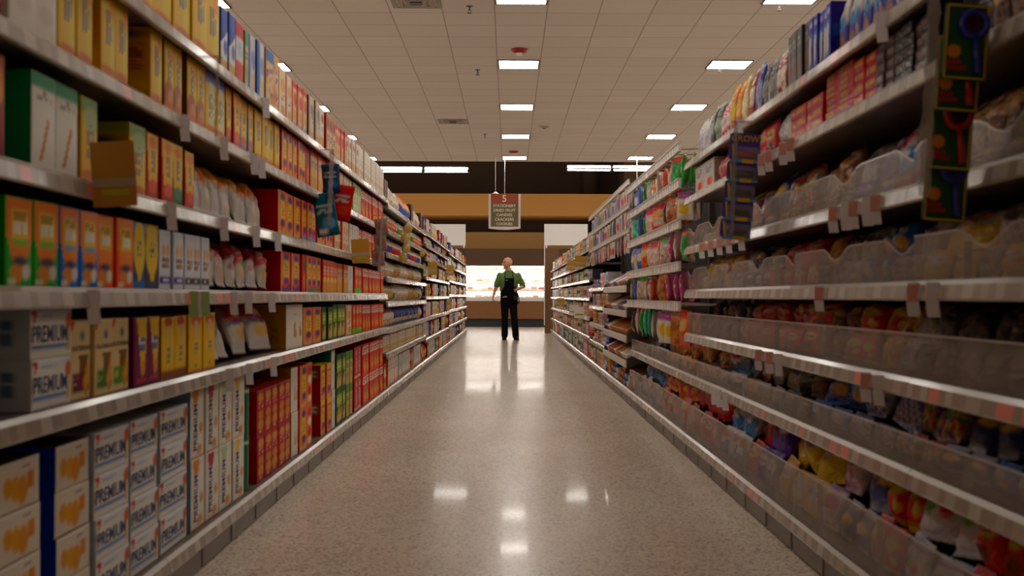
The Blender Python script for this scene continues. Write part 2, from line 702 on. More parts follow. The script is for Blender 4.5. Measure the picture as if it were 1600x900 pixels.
SIDE_Y = [('bg', '#d9a51a'), ('r', .0, .0, 1, .3, '#e8bd14'), ('r', .1, .4, .9, .82, '#d38a52'), ('s', .14, .42, .86, .8, '#8e4a2a', 7, 12), ('e', .5, .9, .3, .05, LOGO)]
D('yelA', 'box', *CB, 'tall yellow cracker box with grey logo', yel(), side='#cf8f1c', side_spec=SIDE_Y)
D('yelB', 'box', *CB, 'yellow cracker box with brown cracker picture', yel(.66, [('e', .45, .2, .5, .26, '#a5684a'), ('e', .6, .18, .3, .14, '#c78d62')]), side='#7a4a22')
D('yelC', 'box', *CB, 'yellow cracker box with blue cap', yel(.45, [('r', .0, .78, 1, 1, '#7a7fae'), ('r', .3, .1, .75, .8, '#d7d0ae')]), side='#caa628')
D('yelD', 'box', *CB, 'yellow cracker box with green top', yel(.5, [('r', 0, .82, 1, 1, '#7fa066'), ('e', .6, .74, .45, .16, '#a9b585')]), side='#9fae3a', side_spec=[('bg', '#c59a1c'), ('r', 0, .85, 1, 1, '#8ba322'), ('r', .15, .35, .85, .66, '#d5794a'), ('s', .18, .37, .82, .64, '#e6cda0', 5, 9), ('e', .5, .74, .3, .07, LOGO)])
for kk, cc, nn in (('yelR', '#b03a20', 'red'), ('yelG', '#2f6a2c', 'green'), ('yelN', '#7a4030', 'brown'), ('yelT', '#3f7f92', 'teal')):
    D(kk, 'box', *CB, f'yellow wedge cracker box with {nn} base', [('bg', cc), ('p', [(0, 1), (1, 1), (.86, .3), (.5, .16), (.14, .3)], '#e3b832'), ('e', .5, .86, .3, .1, '#e08a4a'), ('s', .32, .42, .68, .74, LOGO, 2, 8, True), ('e', .5, .2, .34, .12, '#d8644a' if nn != 'green' else '#5d7f6a'), ('r', 0, .0, 1, .1, cc)], side=cc)
D('wheat', 'box', *CB, 'white cracker box with green top stripe', [('bg', WHITE), ('r', 0, .84, 1, 1, '#1f8f5e'), ('s', .2, .7, .8, .76, '#8a8f86', 2, 8), ('p', [(.3, .1), (.42, .08), (.72, .52), (.62, .54)], '#c08a4a'), ('e', .5, .79, .06, .03, '#7a4a3a')], side='#1f8f5e', top='#1f8f5e')
D('choc', 'box', *CB, 'white box with brown drop picture', [('bg', '#d8cfc4'), ('p', [(.35, 1), (.7, 1), (.62, .62), (.52, .5), (.44, .62)], '#8a6a3c'), ('e', .5, .3, .3, .1, '#cbbfb0')], side='#e9e5de')
D('redb', 'box', *CB, 'dark red box with orange sunburst', [('grad', '#7a1a1e', '#a8552a'), ('e', .6, .7, .36, .24, '#d9952e'), ('e', .55, .72, .2, .08, '#c9a24a'), ('e', .45, .35, .28, .16, '#8a3a2e'), ('r', 0, 0, 1, .14, '#7a1828')], side='#7a1c20')
# arched orange boxes
for kk, cc, b2, nn in (('fitG', '#43a01c', '#7cba2e', 'green'), ('fitB', '#0c6cb4', '#6f9fc0', 'blue'), ('fitO', '#df5d12', '#e88a1e', 'orange'), ('fitP', '#7c1436', '#c23a1e', 'purple')):
    D(kk, 'box', *CB, f'orange arched cracker box with {nn} base', [('bg', cc), ('p', [(.02, 1), (.98, 1), (1, .6), (.86, .42), (.8, .3), (.2, .3), (.14, .42), (.0, .6)], '#dd861a'), ('e', .5, .86, .34, .1, '#e08a3a'), ('r', .2, .52, .8, .86, '#e3c01c'), ('s', .24, .74, .76, .84, '#9a7a1a', 2, 6), ('s', .26, .55, .74, .74, '#f4f0dc', 1, 5), ('r', .22, .46, .78, .53, b2), ('d', .42, .17, .3, .17, '#d08a3e'), ('e', .74, .17, .15, .09, '#d8d4cc'), ('e', .5, .29, .28, .05, '#2c2c50'), ('r', .08, .02, .36, .09, '#d8d0b8')], side=cc, text=[('FIT', .5, .655, .42, .13, 'white_ink', False)])
for kk, cc, nn in (('navy', '#22406e', 'navy'), ('navyB', '#3a2a34', 'dark brown')):
    D(kk, 'box', *CB, f'{nn} cracker box with tall yellow oval', [('bg', cc), ('r', 0, .85, 1, 1, '#2a7ac0' if nn == 'navy' else '#c09a3a'), ('e', .5, .62, .44, .42, '#e0c23a'), ('s', .3, .48, .7, .72, LOGO, 3, 6), ('e', .52, .28, .16, .22, '#e2c066'), ('r', 0, 0, 1, .13, '#2a6aa8' if nn == 'navy' else '#33415e')], side=cc)
for kk, cc, nn in (('wpur', '#4a2a92', 'purple'), ('wblk', '#38302e', 'black')):
    D(kk, 'box', *CB, f'white biscuit box with {nn} band', [('bg', '#d9dce2'), ('r', 0, .9, 1, 1, '#c9d0dc'), ('e', .32, .66, .14, .11, '#d8a878'), ('e', .68, .66, .14, .11, '#d8a878'), ('s', .18, .34, .8, .56, '#5a4a4a', 2, 6), ('e', .6, .44, .12, .08, '#c88a4e'), ('r', .04, .1, .96, .22, cc), ('s', .2, .13, .8, .19, '#e8e4ee', 1, 6)], side='#aebccc')
# blue and white saltines
SB = ('saltine_box', 'cracker box')
D('prem', 'box', *SB, 'white saltine box lettered in blue', [('bg', '#e8e4dc'), ('grad', '#e9e5dd', '#cfdbe8', .7, 1.1), ('p', [(0, 1), (.16, 1), (.08, .72)], '#cc4436'), ('r', .02, .2, .9, .285, '#3f74b8'), ('e', .93, .75, .1, .17, '#c8683a'), ('r', .86, .12, .96, .6, '#cbb489'), ('s', .22, .8, .6, .86, '#9aa8bc', 1, 8)], side='#2f6cb4', top='#dfe3e6', side_spec=[('bg', '#b9c8d8'), ('s', .2, .3, .8, .8, '#3d5f94', 2, 7, True), ('r', 0, .0, .16, 1, '#1e3f7c')], text=[('PREMIUM', .44, .5, .84, .34, 'blue_ink', False)], nu=26, nv=20)
for kk, cc, nn in (('premO', '#d9902c', 'orange'), ('premR', '#b04058', 'crimson'), ('premG', '#b8d0a8', 'green'), ('premY', '#e2c27a', 'yellow')):
    D(kk, 'box', *SB, f'upright saltine box with {nn} corner', [('bg', '#e9e4da'), ('r', .0, .9, 1, 1, '#dfd9cc'), ('p', [(.1, 1), (.62, 1), (.5, .8), (.2, .78)], cc), ('e', .72, .42, .14, .08, '#d29a62'), ('e', .62, .12, .2, .07, '#d29a62'), ('r', .0, .0, 1, .03, cc)], side='#8fa9c4' if nn == 'orange' else '#ddd6ca', text=[('PREMIUM', .3, .45, .26, .66, 'blue_ink', True)])
D('graham', 'box', ('graham_box'), 'cracker box', 'white box with golden cracker row', [('bg', '#e0d6c8'), ('e', .2, .5, .1, .22, '#d9a048'), ('e', .38, .44, .11, .26, '#dda648'), ('e', .55, .38, .12, .3, '#d99a34'), ('r', .66, .36, .84, .72, '#cf8a2c'), ('s', .5, .82, .74, .88, '#8a7a94', 1, 6)], side='#2440a0', top='#4a3a30', nu=26, nv=20)
for kk, cc, nn in (('flatP', '#6e1f44', 'purple'), ('flatG', '#4c7a26', 'green'), ('flatL', '#5f8f2c', 'leaf green')):
    D(kk, 'box', 'flatbread_box', 'cracker box', f'cream flatbread box with {nn} foot', [('bg', '#e0caa0'), ('p', [(0, .98), (.2, .98), (.06, .84)], '#cc4436'), ('p', [(.38, .57), (.86, .57), (.82, .32), (.42, .3)], '#75532a'), ('r', .1, .1, .92, .34, cc), ('s', .16, .17, .34, .3, '#c8b884', 3, 3), ('p', [(.56, .2), (.76, .02), (.94, .26), (.84, .52)], '#cc8a3c'), ('p', [(.68, .2), (.78, .1), (.88, .26), (.84, .4)], '#dba862'), ('e', .56, .8, .12, .06, '#6d7486')], side='#d8c190', text=[('FLATBREAD', .5, .65, .9, .06, 'brown_ink', False)])
D('purY', 'box', *CB, 'purple cracker box with yellow panel', [('bg', '#6e1648'), ('p', [(.2, .98), (.9, .98), (.74, .3), (.58, .16), (.44, .3)], '#e4bc26'), ('s', .3, .5, .74, .74, '#eae4ee', 1, 3), ('s', .3, .5, .74, .74, '#3a3f7a', 2, 4), ('e', .6, .26, .16, .12, '#d99a4a'), ('r', .2, .06, .86, .11, '#c04a5a')], side='#5a1038')
D('yelS', 'box', *CB, 'bright yellow cracker box with brown foot', [('bg', '#e6bf16'), ('e', .5, .92, .3, .09, '#b84a30'), ('p', [(.4, .86), (.64, .86), (.56, .52), (.48, .52)], '#c9b38a'), ('s', .34, .24, .66, .52, '#6f7488', 3, 4), ('r', 0, 0, 1, .14, '#8a4a1e')], side='#9c6a14')
D('yelU', 'box', *CB, 'bright yellow cracker box with cream spire', [('bg', '#ecc012'), ('e', .5, .9, .36, .1, '#c8602a'), ('p', [(.36, .9), (.66, .9), (.52, .5)], '#dcc8a4'), ('s', .36, .3, .66, .52, '#70748c', 3, 4), ('e', .5, .12, .06, .02, '#5a5030'), ('r', 0, 0, 1, .05, '#d8902a')], side='#c88e12')
# bags of chips and crisps
CH = ('chip_bag', 'bag of chips')
D('bagO', 'bag', *CH, 'white chip bag with orange shoulder', [('bg', '#dcd6cf'), ('r', 0, .78, 1, 1, '#6a4a14'), ('e', .4, .66, .5, .16, '#e0851e'), ('s', .3, .42, .75, .6, '#b8a898', 2, 6), ('e', .5, .2, .3, .12, '#e8ddcc')], mat='film', slump=.5, taper=.28)
D('bagY', 'bag', *CH, 'white chip bag with yellow crown', [('bg', '#d8d2cc'), ('r', 0, .64, 1, 1, '#c0901a'), ('s', .2, .8, .8, .96, '#4a3a1e', 2, 5), ('e', .55, .6, .4, .1, '#e0902a'), ('s', .3, .4, .75, .56, '#b0a49a', 2, 6)], mat='film', slump=.5, taper=.28)
D('bagP', 'bag', *CH, 'white chip bag with pink panel', [('bg', '#dcd4ce'), ('r', 0, .84, 1, 1, '#b8901e'), ('p', [(.1, .84), (.7, .84), (.6, .36), (.3, .36)], '#d98a84'), ('e', .6, .26, .3, .12, '#d8b09a')], mat='film', slump=.5, taper=.28)
D('bagR', 'bag', *CH, 'white chip bag with dark red panel', [('bg', '#ddd6d0'), ('r', 0, .52, 1, 1, '#8a1420'), ('e', .5, .74, .34, .1, '#c43a34'), ('s', .2, .3, .8, .46, '#c07a74', 2, 6)], mat='film', slump=.5, taper=.28)
D('bagRG', 'bag', *CH, 'red-topped chip bag with green dip', [('bg', '#ded8d0'), ('r', 0, .46, 1, 1, '#c8242c'), ('s', .2, .6, .8, .82, '#e8c8b8', 2, 5), ('e', .62, .44, .26, .09, '#3a9a4a'), ('e', .4, .3, .3, .12, '#e2c690')], mat='film', slump=.5, taper=.28)
D('bagB', 'bag', *CH, 'grey chip bag standing plain side out', [('bg', '#8d8a92'), ('r', 0, .82, 1, 1, '#8a7a28'), ('r', 0, .7, 1, .76, '#5a3a44')], mat='film', slump=.5, taper=.28)
D('chips', 'bag', *CH, 'white bag with red chips oval', [('bg', '#ddd9d4'), ('r', 0, .62, 1, 1, '#8a1a20'), ('e', .5, .66, .46, .18, '#c4242c'), ('s', .22, .58, .82, .74, '#e6c6b4', 1, 5), ('e', .5, .5, .36, .06, '#3a54b0'), ('e', .55, .36, .38, .14, '#dfb878'), ('e', .4, .92, .2, .06, '#5a4418')], mat='film', slump=.4, taper=.15)
D('pear', 'box', *CB, 'white box with two pear shapes', [('bg', '#e4ddd2'), ('p', [(.46, .62), (.52, .62), (.58, .28), (.5, .24), (.38, .28)], '#b58a4a'), ('p', [(.8, .6), (.85, .6), (.92, .28), (.8, .26), (.74, .3)], '#b58a4a'), ('s', .4, .76, .64, .8, '#b9b0a4', 1, 6)], side='#b9832c', side_spec=[('bg', '#b5812c'), ('s', .2, .2, .8, .5, '#96661c', 5, 7)], top='#b9832c')
# orange-red boxes with a yellow oval
def oval(cc, foot, wing='#d9a070'):
    return [('bg', cc), ('r', .0, .0, .16, 1, wing), ('e', .52, .56, .3, .34, '#e2bb3a'), ('e', .52, .86, .26, .08, '#34407e'), ('e', .52, .28, .24, .09, '#34407e'), ('s', .36, .44, .68, .7, '#9a7a3a', 4, 4), ('p', [(.06, .2), (.4, .08), (.94, .24), (.94, 0), (.06, 0)], foot)]

for kk, cc, ft, nn in (('ovP', '#dd4a18', '#5a2f80', 'purple'), ('ovG', '#df5218', '#5f7a4a', 'green'), ('ovT', '#e06a2c', '#d8a878', 'tan'), ('ovB', '#d8421a', '#8aa4cc', 'blue')):
    D(kk, 'box', *CB, f'orange-red box, yellow oval over {nn} foot', oval(cc, ft), side='#c02a10')
D('redG', 'box', *CB, 'red cracker box with dark green disc', [('bg', '#c0301a'), ('e', .5, .7, .3, .12, '#2f5a2a'), ('e', .5, .3, .3, .2, '#c87a4a')], side='#a02212')
D('redTan', 'box', *CB, 'slim red and tan biscuit box', [('bg', '#cf5a3a'), ('r', 0, .0, 1, .46, '#d9a45e'), ('s', .15, .52, .85, .84, '#e6c0a4', 3, 5), ('e', .5, .4, .3, .1, '#e4c07a'), ('stripes', '#b8742e', 5, .3, 0, 0, 0, 1, .34)], side='#a83a1e')
D('tanBlu', 'box', *CB, 'slim tan biscuit box with blue mark', [('bg', '#d6a878'), ('r', 0, .82, 1, 1, '#c4503a'), ('s', .2, .54, .8, .72, '#6a6a92', 2, 4), ('r', 0, 0, 1, .34, '#cf9a5a')], side='#b5622e')
D('wslim', 'box', *CB, 'slim plain white biscuit box', [('bg', '#dcd5cc'), ('s', .3, .5, .7, .9, '#c4a8a0', 2, 8, True), ('r', 0, 0, 1, .1, '#cfc2b4')], side='#cdb9ae')
D('crmR', 'box', *CB, 'cream cracker box with red edge', [('bg', '#dfcdae'), ('r', 0, 0, .14, 1, '#b8362c'), ('e', .58, .66, .3, .14, '#d8a06a'), ('s', .36, .34, .8, .5, '#9a6a5a', 2, 5), ('e', .6, .18, .26, .1, '#c89a64')], side='#b02a24', top='#b83a30')
D('ritR', 'box', *CB, 'red cracker box with cream front', [('bg', '#d8b48c'), ('r', 0, .86, 1, 1, '#c0392e'), ('r', 0, 0, .1, 1, '#c0392e'), ('e', .56, .62, .32, .16, '#c9483a'), ('e', .56, .3, .3, .12, '#d09a5a'), ('s', .3, .05, .9, .14, '#7a7290', 1, 6)], side='#b8302a', top='#c23c32')
D('bigOr', 'box', *CB, 'large orange and blue snack box', [('bg', '#d8a23c'), ('r', 0, .78, .6, 1, '#2a6aa8'), ('k', .0, .0, 1, .78, ['#d89a2c', '#cdbda4', '#d8c8b0', '#c8842a', '#cfc2ae', '#4a4a8a'], 7, 12, .8)], side='#c88e34')
D('brnC', 'box', *CB, 'brown-edged cream cracker box', [('bg', '#cdb89c'), ('r', 0, 0, .14, 1, '#4a2420'), ('e', .6, .7, .3, .14, '#8a7a80'), ('s', .34, .4, .86, .58, '#7a6a6a', 2, 5), ('r', .14, 0, 1, .24, '#c4a070')], side='#3c1a1a')
D('brnR', 'box', *CB, 'dull red cracker box with tan picture', [('bg', '#b06a52'), ('r', .14, .1, .95, .6, '#d0b090'), ('e', .5, .78, .3, .12, '#8a3a30'), ('s', .3, .3, .8, .5, '#7a5048', 2, 5)], side='#8c2a22')
D('whtN', 'box', *CB, 'narrow white cracker box', [('bg', '#e0d6c8'), ('s', .2, .4, .8, .8, '#c4a898', 5, 4), ('e', .5, .24, .3, .08, '#cfa47a')], side='#c9b8a8', top='#e8e2d8')
D('whtT', 'box', *CB, 'narrow white box with tan picture', [('bg', '#dcd0c2'), ('r', 0, 0, 1, .3, '#caa277'), ('e', .5, .74, .3, .1, '#b05a46'), ('s', .2, .42, .8, .56, '#a08880', 2, 4)], side='#bfa592')
D('lime', 'box', *CB, 'white cracker box with lime print', [('bg', '#d5d6b4'), ('e', .5, .78, .34, .14, '#8fb83a'), ('s', .2, .3, .8, .6, '#a0a878', 4, 4), ('r', 0, 0, 1, .12, '#c4b894')], side='#a8b878')
D('ch2', 'box', *CB, 'red cracker box with white banner', [('bg', '#cc3a20'), ('r', .0, .68, 1, .93, '#e0d2c4'), ('s', .08, .72, .92, .89, '#c03a2a', 2, 5), ('d', .4, .34, .3, .24, '#df8a2e'), ('d', .66, .2, .28, .18, '#d8a05a'), ('e', .3, .42, .16, .1, '#8a9a5a'), ('r', 0, 0, 1, .04, '#d8862e')], side='#b82418', top='#c63020')
D('ch3', 'box', *CB, 'orange cracker box with lime foot', [('bg', '#cf4a24'), ('r', 0, .0, 1, .2, '#7ab82c'), ('e', .5, .8, .36, .12, '#d8b08a'), ('d', .5, .42, .32, .2, '#d9973e')], side='#b83018')
D('cheez', 'box', *CB, 'tall red cracker box with sideways lettering', [('bg', '#b8201c'), ('r', .06, .03, .94, .1, '#ded0be'), ('r', .82, 0, 1, 1, '#c8301e')], side='#9a1814', text=[('CHEEZ-IT BIG', .46, .56, .34, .74, 'white_ink', True)])
D('trG', 'box', *CB, 'dark green cracker box with lime panel', [('bg', '#204a22'), ('r', .1, .5, .92, .86, '#93a83a'), ('s', .2, .6, .85, .78, '#d8d8a0', 2, 5), ('r', .1, .06, .92, .46, '#b8a264'), ('p', [(.1, .5), (.5, .5), (.3, .2)], '#14301a'), ('e', .6, .2, .3, .12, '#cbb078')], side='#16301a')
D('trT', 'box', *CB, 'green and tan cracker box', [('bg', '#c4b078'), ('r', 0, .74, 1, 1, '#5f8f3a'), ('s', .2, .5, .8, .66, '#4a6a3a', 2, 5), ('p', [(.2, .3), (.6, .1), (.9, .3), (.5, .46)], '#b08a48'), ('r', 0, 0, .1, 1, '#2a5a2a')], side='#2a5a2a')
D('redSm', 'box', *CB, 'small red box with stacked cracker prints', [('bg', '#a8242a'), ('e', .5, .84, .36, .1, '#d0a060'), ('s', .2, .6, .8, .74, '#e6a8a4', 2, 5), ('e', .5, .46, .34, .1, '#c88a4e'), ('e', .5, .24, .36, .12, '#cc9656'), ('s', .2, .06, .8, .12, '#d8b8a8', 1, 6)], side='#a81420', top='#b03a36')
D('yelTop', 'box', *CB, 'red oval box with yellow top', oval('#d24a2a', '#d8a878') + [('r', 0, .84, 1, 1, '#e2b81a')], side='#9c1a16', side_spec=[('bg', '#9e1c18'), ('r', .1, .6, .9, .9, '#7a5a52'), ('s', .14, .64, .86, .86, '#c8b8ac', 3, 8), ('s', .2, .1, .8, .5, '#7c100e', 5, 8)], top='#e2b81a')
D('orWav', 'box', *CB, 'orange box with white cup shapes', [('bg', '#e07a16'), ('e', .5, .82, .4, .1, '#c2301c'), ('e', .5, .6, .3, .1, '#e8e0d0'), ('e', .5, .34, .32, .1, '#b8321c'), ('e', .5, .14, .3, .08, '#e4d8c4')], side='#d6781a')
D('grnP', 'box', *CB, 'white box with green back panel', [('bg', '#dcd6ca'), ('e', .5, .7, .2, .05, '#a09888'), ('p', [(.4, .5), (.6, .5), (.55, .2), (.45, .2)], '#b59a6a')], side='#0f7a5a')
D('tubeG', 'can', 'cracker_tube', 'tube of crackers', 'green cracker tube with white scribble', [('bg', '#146a48'), ('r', 0, .93, 1, 1, '#d8e0d8'), ('s', .1, .44, .4, .74, '#7fb89a', 3, 6), ('s', .6, .44, .9, .74, '#7fb89a', 3, 6), ('e', .25, .18, .16, .14, '#b5905a'), ('e', .75, .18, .16, .14, '#b5905a')], lid='#1d7c58')
# cookies and snacks further down the aisle (left)
CK = ('cookie_bag', 'bag of cookies')
D('ckO', 'bag', *CK, 'white cookie bag with orange belly', [('bg', '#e6dccf'), ('r', 0, .1, 1, .56, '#e0641c'), ('e', .5, .72, .36, .1, '#c8a07a'), ('s', .2, .3, .8, .46, '#f0d8b8', 2, 5)], mat='film')
D('ckG', 'bag', *CK, 'white cookie bag with green belly', [('bg', '#e4ddd0'), ('r', 0, .1, 1, .52, '#4f9a34'), ('s', .2, .6, .8, .8, '#a09a80', 2, 5)], mat='film')
D('ckP', 'bag', *CK, 'white cookie bag with purple belly', [('bg', '#e6dfd8'), ('r', 0, .12, 1, .5, '#5f3a96'), ('e', .5, .7, .36, .1, '#cfa27a')], mat='film')
D('ckR', 'bag', *CK, 'white cookie bag with scarlet belly', [('bg', '#e6dfd8'), ('r', 0, .12, 1, .5, '#d2321e'), ('e', .5, .7, .36, .1, '#cfa27a')], mat='film')
D('ckW', 'bag', *CK, 'white cookie bag with brown cookies', [('bg', '#e8e0d4'), ('k', .1, .05, .9, .4, ['#c07a3a', '#d29a5a', '#e0c8a0'], 5, 6), ('s', .2, .55, .8, .8, '#b89c88', 3, 5)], mat='film')
D('ckT', 'bag', *CK, 'tan cookie bag with printed window', [('bg', '#c9a072'), ('k', .1, .08, .9, .5, ['#a86a34', '#c89458', '#d8b888'], 6, 7), ('e', .5, .74, .4, .14, '#d8d0b8'), ('s', .24, .68, .76, .8, '#6a5a3a', 2, 5)], mat='film')
D('ckN', 'bag', *CK, 'navy and white cookie bag', [('bg', '#dcd8d6'), ('p', [(0, 1), (1, 1), (1, .8), (.3, .3), (0, .34)], '#24407c'), ('e', .6, .26, .3, .14, '#c89a64'), ('r', 0, 0, 1, .12, '#2a56a0')], mat='film')
D('ckRd', 'bag', *CK, 'white cookie bag with red cap', [('bg', '#e4dcd2'), ('e', .5, .84, .5, .16, '#b81e22'), ('k', .1, .06, .9, .4, ['#c07a3a', '#d8a868', '#e4d4b8'], 5, 6)], mat='film')
D('ckTop', 'bag', *CK, 'red, yellow and blue cookie bag', [('bg', '#d8482a'), ('p', [(0, 0), (1, 0), (1, .3), (0, .6)], '#2a56a8'), ('e', .5, .66, .4, .18, '#e2b02a'), ('s', .2, .56, .8, .76, '#f0e4c8', 2, 5)], mat='film')
KB = ('cookie_box', 'box of cookies')
D('bxN', 'box', *KB, 'blue and white cookie box', [('bg', '#d6d4d8'), ('p', [(0, 1), (1, 1), (1, .7), (0, .45)], '#3a4a9c'), ('e', .6, .4, .3, .12, '#5a68b0'), ('r', 0, 0, 1, .2, '#c89a5a')], side='#2a5aa0')
D('bxR', 'box', *KB, 'red and white cookie box', [('bg', '#d8d2cc'), ('r', 0, .74, 1, 1, '#b8303a'), ('e', .5, .56, .36, .12, '#b0bccc'), ('r', 0, 0, 1, .36, '#c84a2a')], side='#a82a2e')
D('bxB', 'box', *KB, 'white cookie box with bright blue edge', [('bg', '#c8c4c8'), ('r', 0, 0, .3, 1, '#0f5aa0'), ('e', .66, .6, .28, .16, '#8a90b8'), ('e', .66, .24, .24, .12, '#d8b890')], side='#0f5aa0')
D('cbW', 'box', *KB, 'cream wafer box with gold biscuits', [('bg', '#ddd2c0'), ('r', 0, .12, 1, .4, '#cda766'), ('s', .2, .5, .8, .8, '#8f8478', 4, 4)], side='#c8b498', nu=10, nv=20)
D('cbO', 'box', *KB, 'white and orange wafer box', [('bg', '#ded6cc'), ('p', [(.5, 0), (1, 0), (1, .6)], '#dd6418'), ('r', .84, 0, 1, 1, '#d8561c'), ('s', .1, .5, .7, .8, '#8c8884', 4, 4)], side='#d4601e', nu=10, nv=20)
D('cbG', 'box', *KB, 'grey-white wafer box', [('bg', '#d3cfca'), ('s', .2, .3, .8, .85, '#8b8a8c', 6, 4), ('r', 0, 0, 1, .12, '#b88a5a')], side='#bbb2aa', nu=10, nv=20)
D('cbR', 'box', *KB, 'red wafer box with cream oval', [('bg', '#b02420'), ('e', .5, .62, .4, .2, '#e0cfae'), ('r', 0, 0, 1, .24, '#c89050')], side='#8a1a18', nu=10, nv=20)
D('cbY', 'box', *KB, 'yellow wafer box with brown print', [('bg', '#d8b23a'), ('e', .5, .6, .4, .18, '#7a4a22'), ('r', 0, .0, 1, .22, '#c89a4a')], side='#b08a24', nu=10, nv=20)
D('cbB', 'box', *KB, 'dark blue wafer box with white print', [('bg', '#2a3f78'), ('s', .2, .5, .8, .8, '#dcdce4', 3, 4), ('e', .5, .26, .34, .14, '#c89a64')], side='#22306a', nu=10, nv=20)
D('cbP', 'box', *KB, 'purple wafer box with tan print', [('bg', '#5a3a78'), ('e', .5, .6, .4, .16, '#d8c0a0'), ('r', 0, 0, 1, .2, '#c08a58')], side='#4a2a62', nu=10, nv=20)
D('cbGn', 'box', *KB, 'green wafer box with cream print', [('bg', '#4f8038'), ('e', .5, .6, .4, .16, '#e0d8b8'), ('r', 0, 0, 1, .2, '#c8a868')], side='#3a6028', nu=10, nv=20)
D('cbBr', 'box', *KB, 'dark brown carton with torn top', [('bg', '#5a3e2c'), ('r', .1, .1, .9, .4, '#6f4e38'), ('s', .2, .5, .8, .7, '#8a6a52', 2, 5)], side='#4a3222', top='#d8c8b0', nu=10, nv=20)
CT = ('cookie_tray', 'tray of cookies')
D('ctY', 'bag', *CT, 'yellow cookie tray in film', [('bg', '#d8b034'), ('k', .1, .1, .9, .5, ['#a86a34', '#d8a850', '#e8d090'], 6, 5), ('e', .5, .74, .36, .14, '#b83020')], mat='film')
D('ctB', 'bag', *CT, 'blue cookie tray in film', [('bg', '#2c4a9a'), ('e', .5, .66, .36, .16, '#e8e2da'), ('k', .1, .08, .9, .4, ['#3a241c', '#58382c', '#d8d0c0'], 6, 5)], mat='film')
D('ctR', 'bag', *CT, 'red cookie tray in film', [('bg', '#b8282a'), ('e', .5, .66, .36, .16, '#e8dcc0'), ('k', .1, .08, .9, .4, ['#b87a40', '#d8a868'], 6, 5)], mat='film')
D('ctW', 'bag', *CT, 'white cookie tray in film', [('bg', '#e2d8c8'), ('k', .1, .08, .9, .45, ['#c89a60', '#b0783c', '#e0c8a0'], 6, 5), ('s', .2, .6, .8, .8, '#a0685a', 2, 5)], mat='film')
D('pack', 'bag', 'cookie_pack', 'pack of cookies', 'clear pack of round golden cookies', [('bg', '#c8a878'), ('k', 0, .05, 1, .95, ['#b48a54', '#d8bc8c', '#c8a46c', '#e6d4b0', '#a87a48'], 9, 8, .9)], mat='foil')
# ------------------------------------------------------------------ candy side
CY = ('candy_bag', 'bag of candy')
CW = ['#c8302a', '#e0b030', '#3a8a3a', '#e07820', '#d8d0c0', '#6a3a8a']
D('cOr', 'bag', *CY, 'orange-red candy bag', [('bg', '#d8401a'), ('e', .5, .58, .36, .16, '#e8b23a'), ('s', .26, .52, .74, .64, '#7a1a10', 2, 5), ('r', 0, .9, 1, 1, '#b82a14'), ('e', .5, .24, .3, .12, '#7a3a1e')])
D('cRd', 'bag', *CY, 'red candy bag with white print', [('bg', '#b01a20'), ('e', .5, .6, .38, .18, '#d8a8a0'), ('s', .2, .54, .8, .68, '#8a1016', 2, 5), ('stripes', '#d83a3a', 6, .25, .6)])
D('cRdY', 'bag', *CY, 'red candy bag with yellow stars', [('bg', '#c8241c'), ('e', .5, .6, .36, .16, '#e8c020'), ('e', .24, .3, .12, .1, '#e8b020'), ('e', .74, .3, .14, .1, '#e8c83a'), ('r', 0, 0, 1, .12, '#e0a818')])
D('cYl', 'bag', *CY, 'yellow candy bag with white label', [('bg', '#e0b80e'), ('e', .5, .58, .38, .16, '#b8c4d8'), ('s', .2, .52, .8, .64, '#c83a2a', 2, 5), ('r', 0, .86, 1, 1, '#d8a00a')])
D('cGd', 'bag', *CY, 'gold caramel bag', [('bg', '#b8701e'), ('k', .05, .06, .95, .94, ['#c88a30', '#a85c18', '#d8a850', '#8a4814', '#e0c078'], 7, 8, .8), ('e', .5, .6, .3, .12, '#d8b060')])
D('cBn', 'bag', *CY, 'brown chocolate bag', [('bg', '#4a2a1c'), ('e', .5, .6, .36, .14, '#b8935a'), ('k', .1, .06, .9, .42, ['#3a1e14', '#6a4026', '#8a5a34'], 6, 6)])
D('cBl', 'bag', *CY, 'bright blue candy bag', [('bg', '#0f62b8'), ('e', .42, .56, .26, .22, '#a8b8c8'), ('e', .62, .3, .2, .14, '#d8a030'), ('r', 0, .88, 1, 1, '#0a4a94')])
D('cNv', 'bag', *CY, 'navy candy bag with silver ends', [('bg', '#24347c'), ('r', 0, .82, 1, 1, '#a8a8b4'), ('r', 0, 0, 1, .14, '#a8a8b4'), ('e', .5, .52, .36, .14, '#e0b030')])
D('cPu', 'bag', *CY, 'purple candy bag', [('bg', '#4a2488'), ('e', .5, .58, .38, .16, '#c8b8d8'), ('s', .2, .5, .8, .64, '#4a1a6a', 2, 5), ('r', 0, 0, 1, .14, '#6a3aa8')])
D('cPs', 'bag', *CY, 'white bag with purple slant stripes', [('bg', '#c8c0cc'), ('stripes', '#4a3a8c', 5, .45, .7), ('r', 0, .86, 1, 1, '#3a2a6a')])
D('cWb', 'bag', *CY, 'white and blue candy bag', [('bg', '#d8dade'), ('p', [(0, 0), (1, 0), (1, .5), (0, .28)], '#3a7ab8'), ('e', .5, .68, .36, .14, '#c83a3a'), ('s', .2, .3, .8, .44, '#e8e8f0', 2, 5)])
D('cSv', 'bag', *CY, 'silver foil candy bag', [('bg', '#a8a4a4'), ('stripes', '#c8c6c6', 4, .3, .5), ('e', .5, .55, .3, .14, '#6a6070')])
D('cBk', 'bag', *CY, 'black foil candy bag', [('bg', '#1c1a1e'), ('e', .5, .6, .34, .14, '#7a6a5a'), ('s', .2, .26, .8, .4, '#8a8684', 2, 6)])
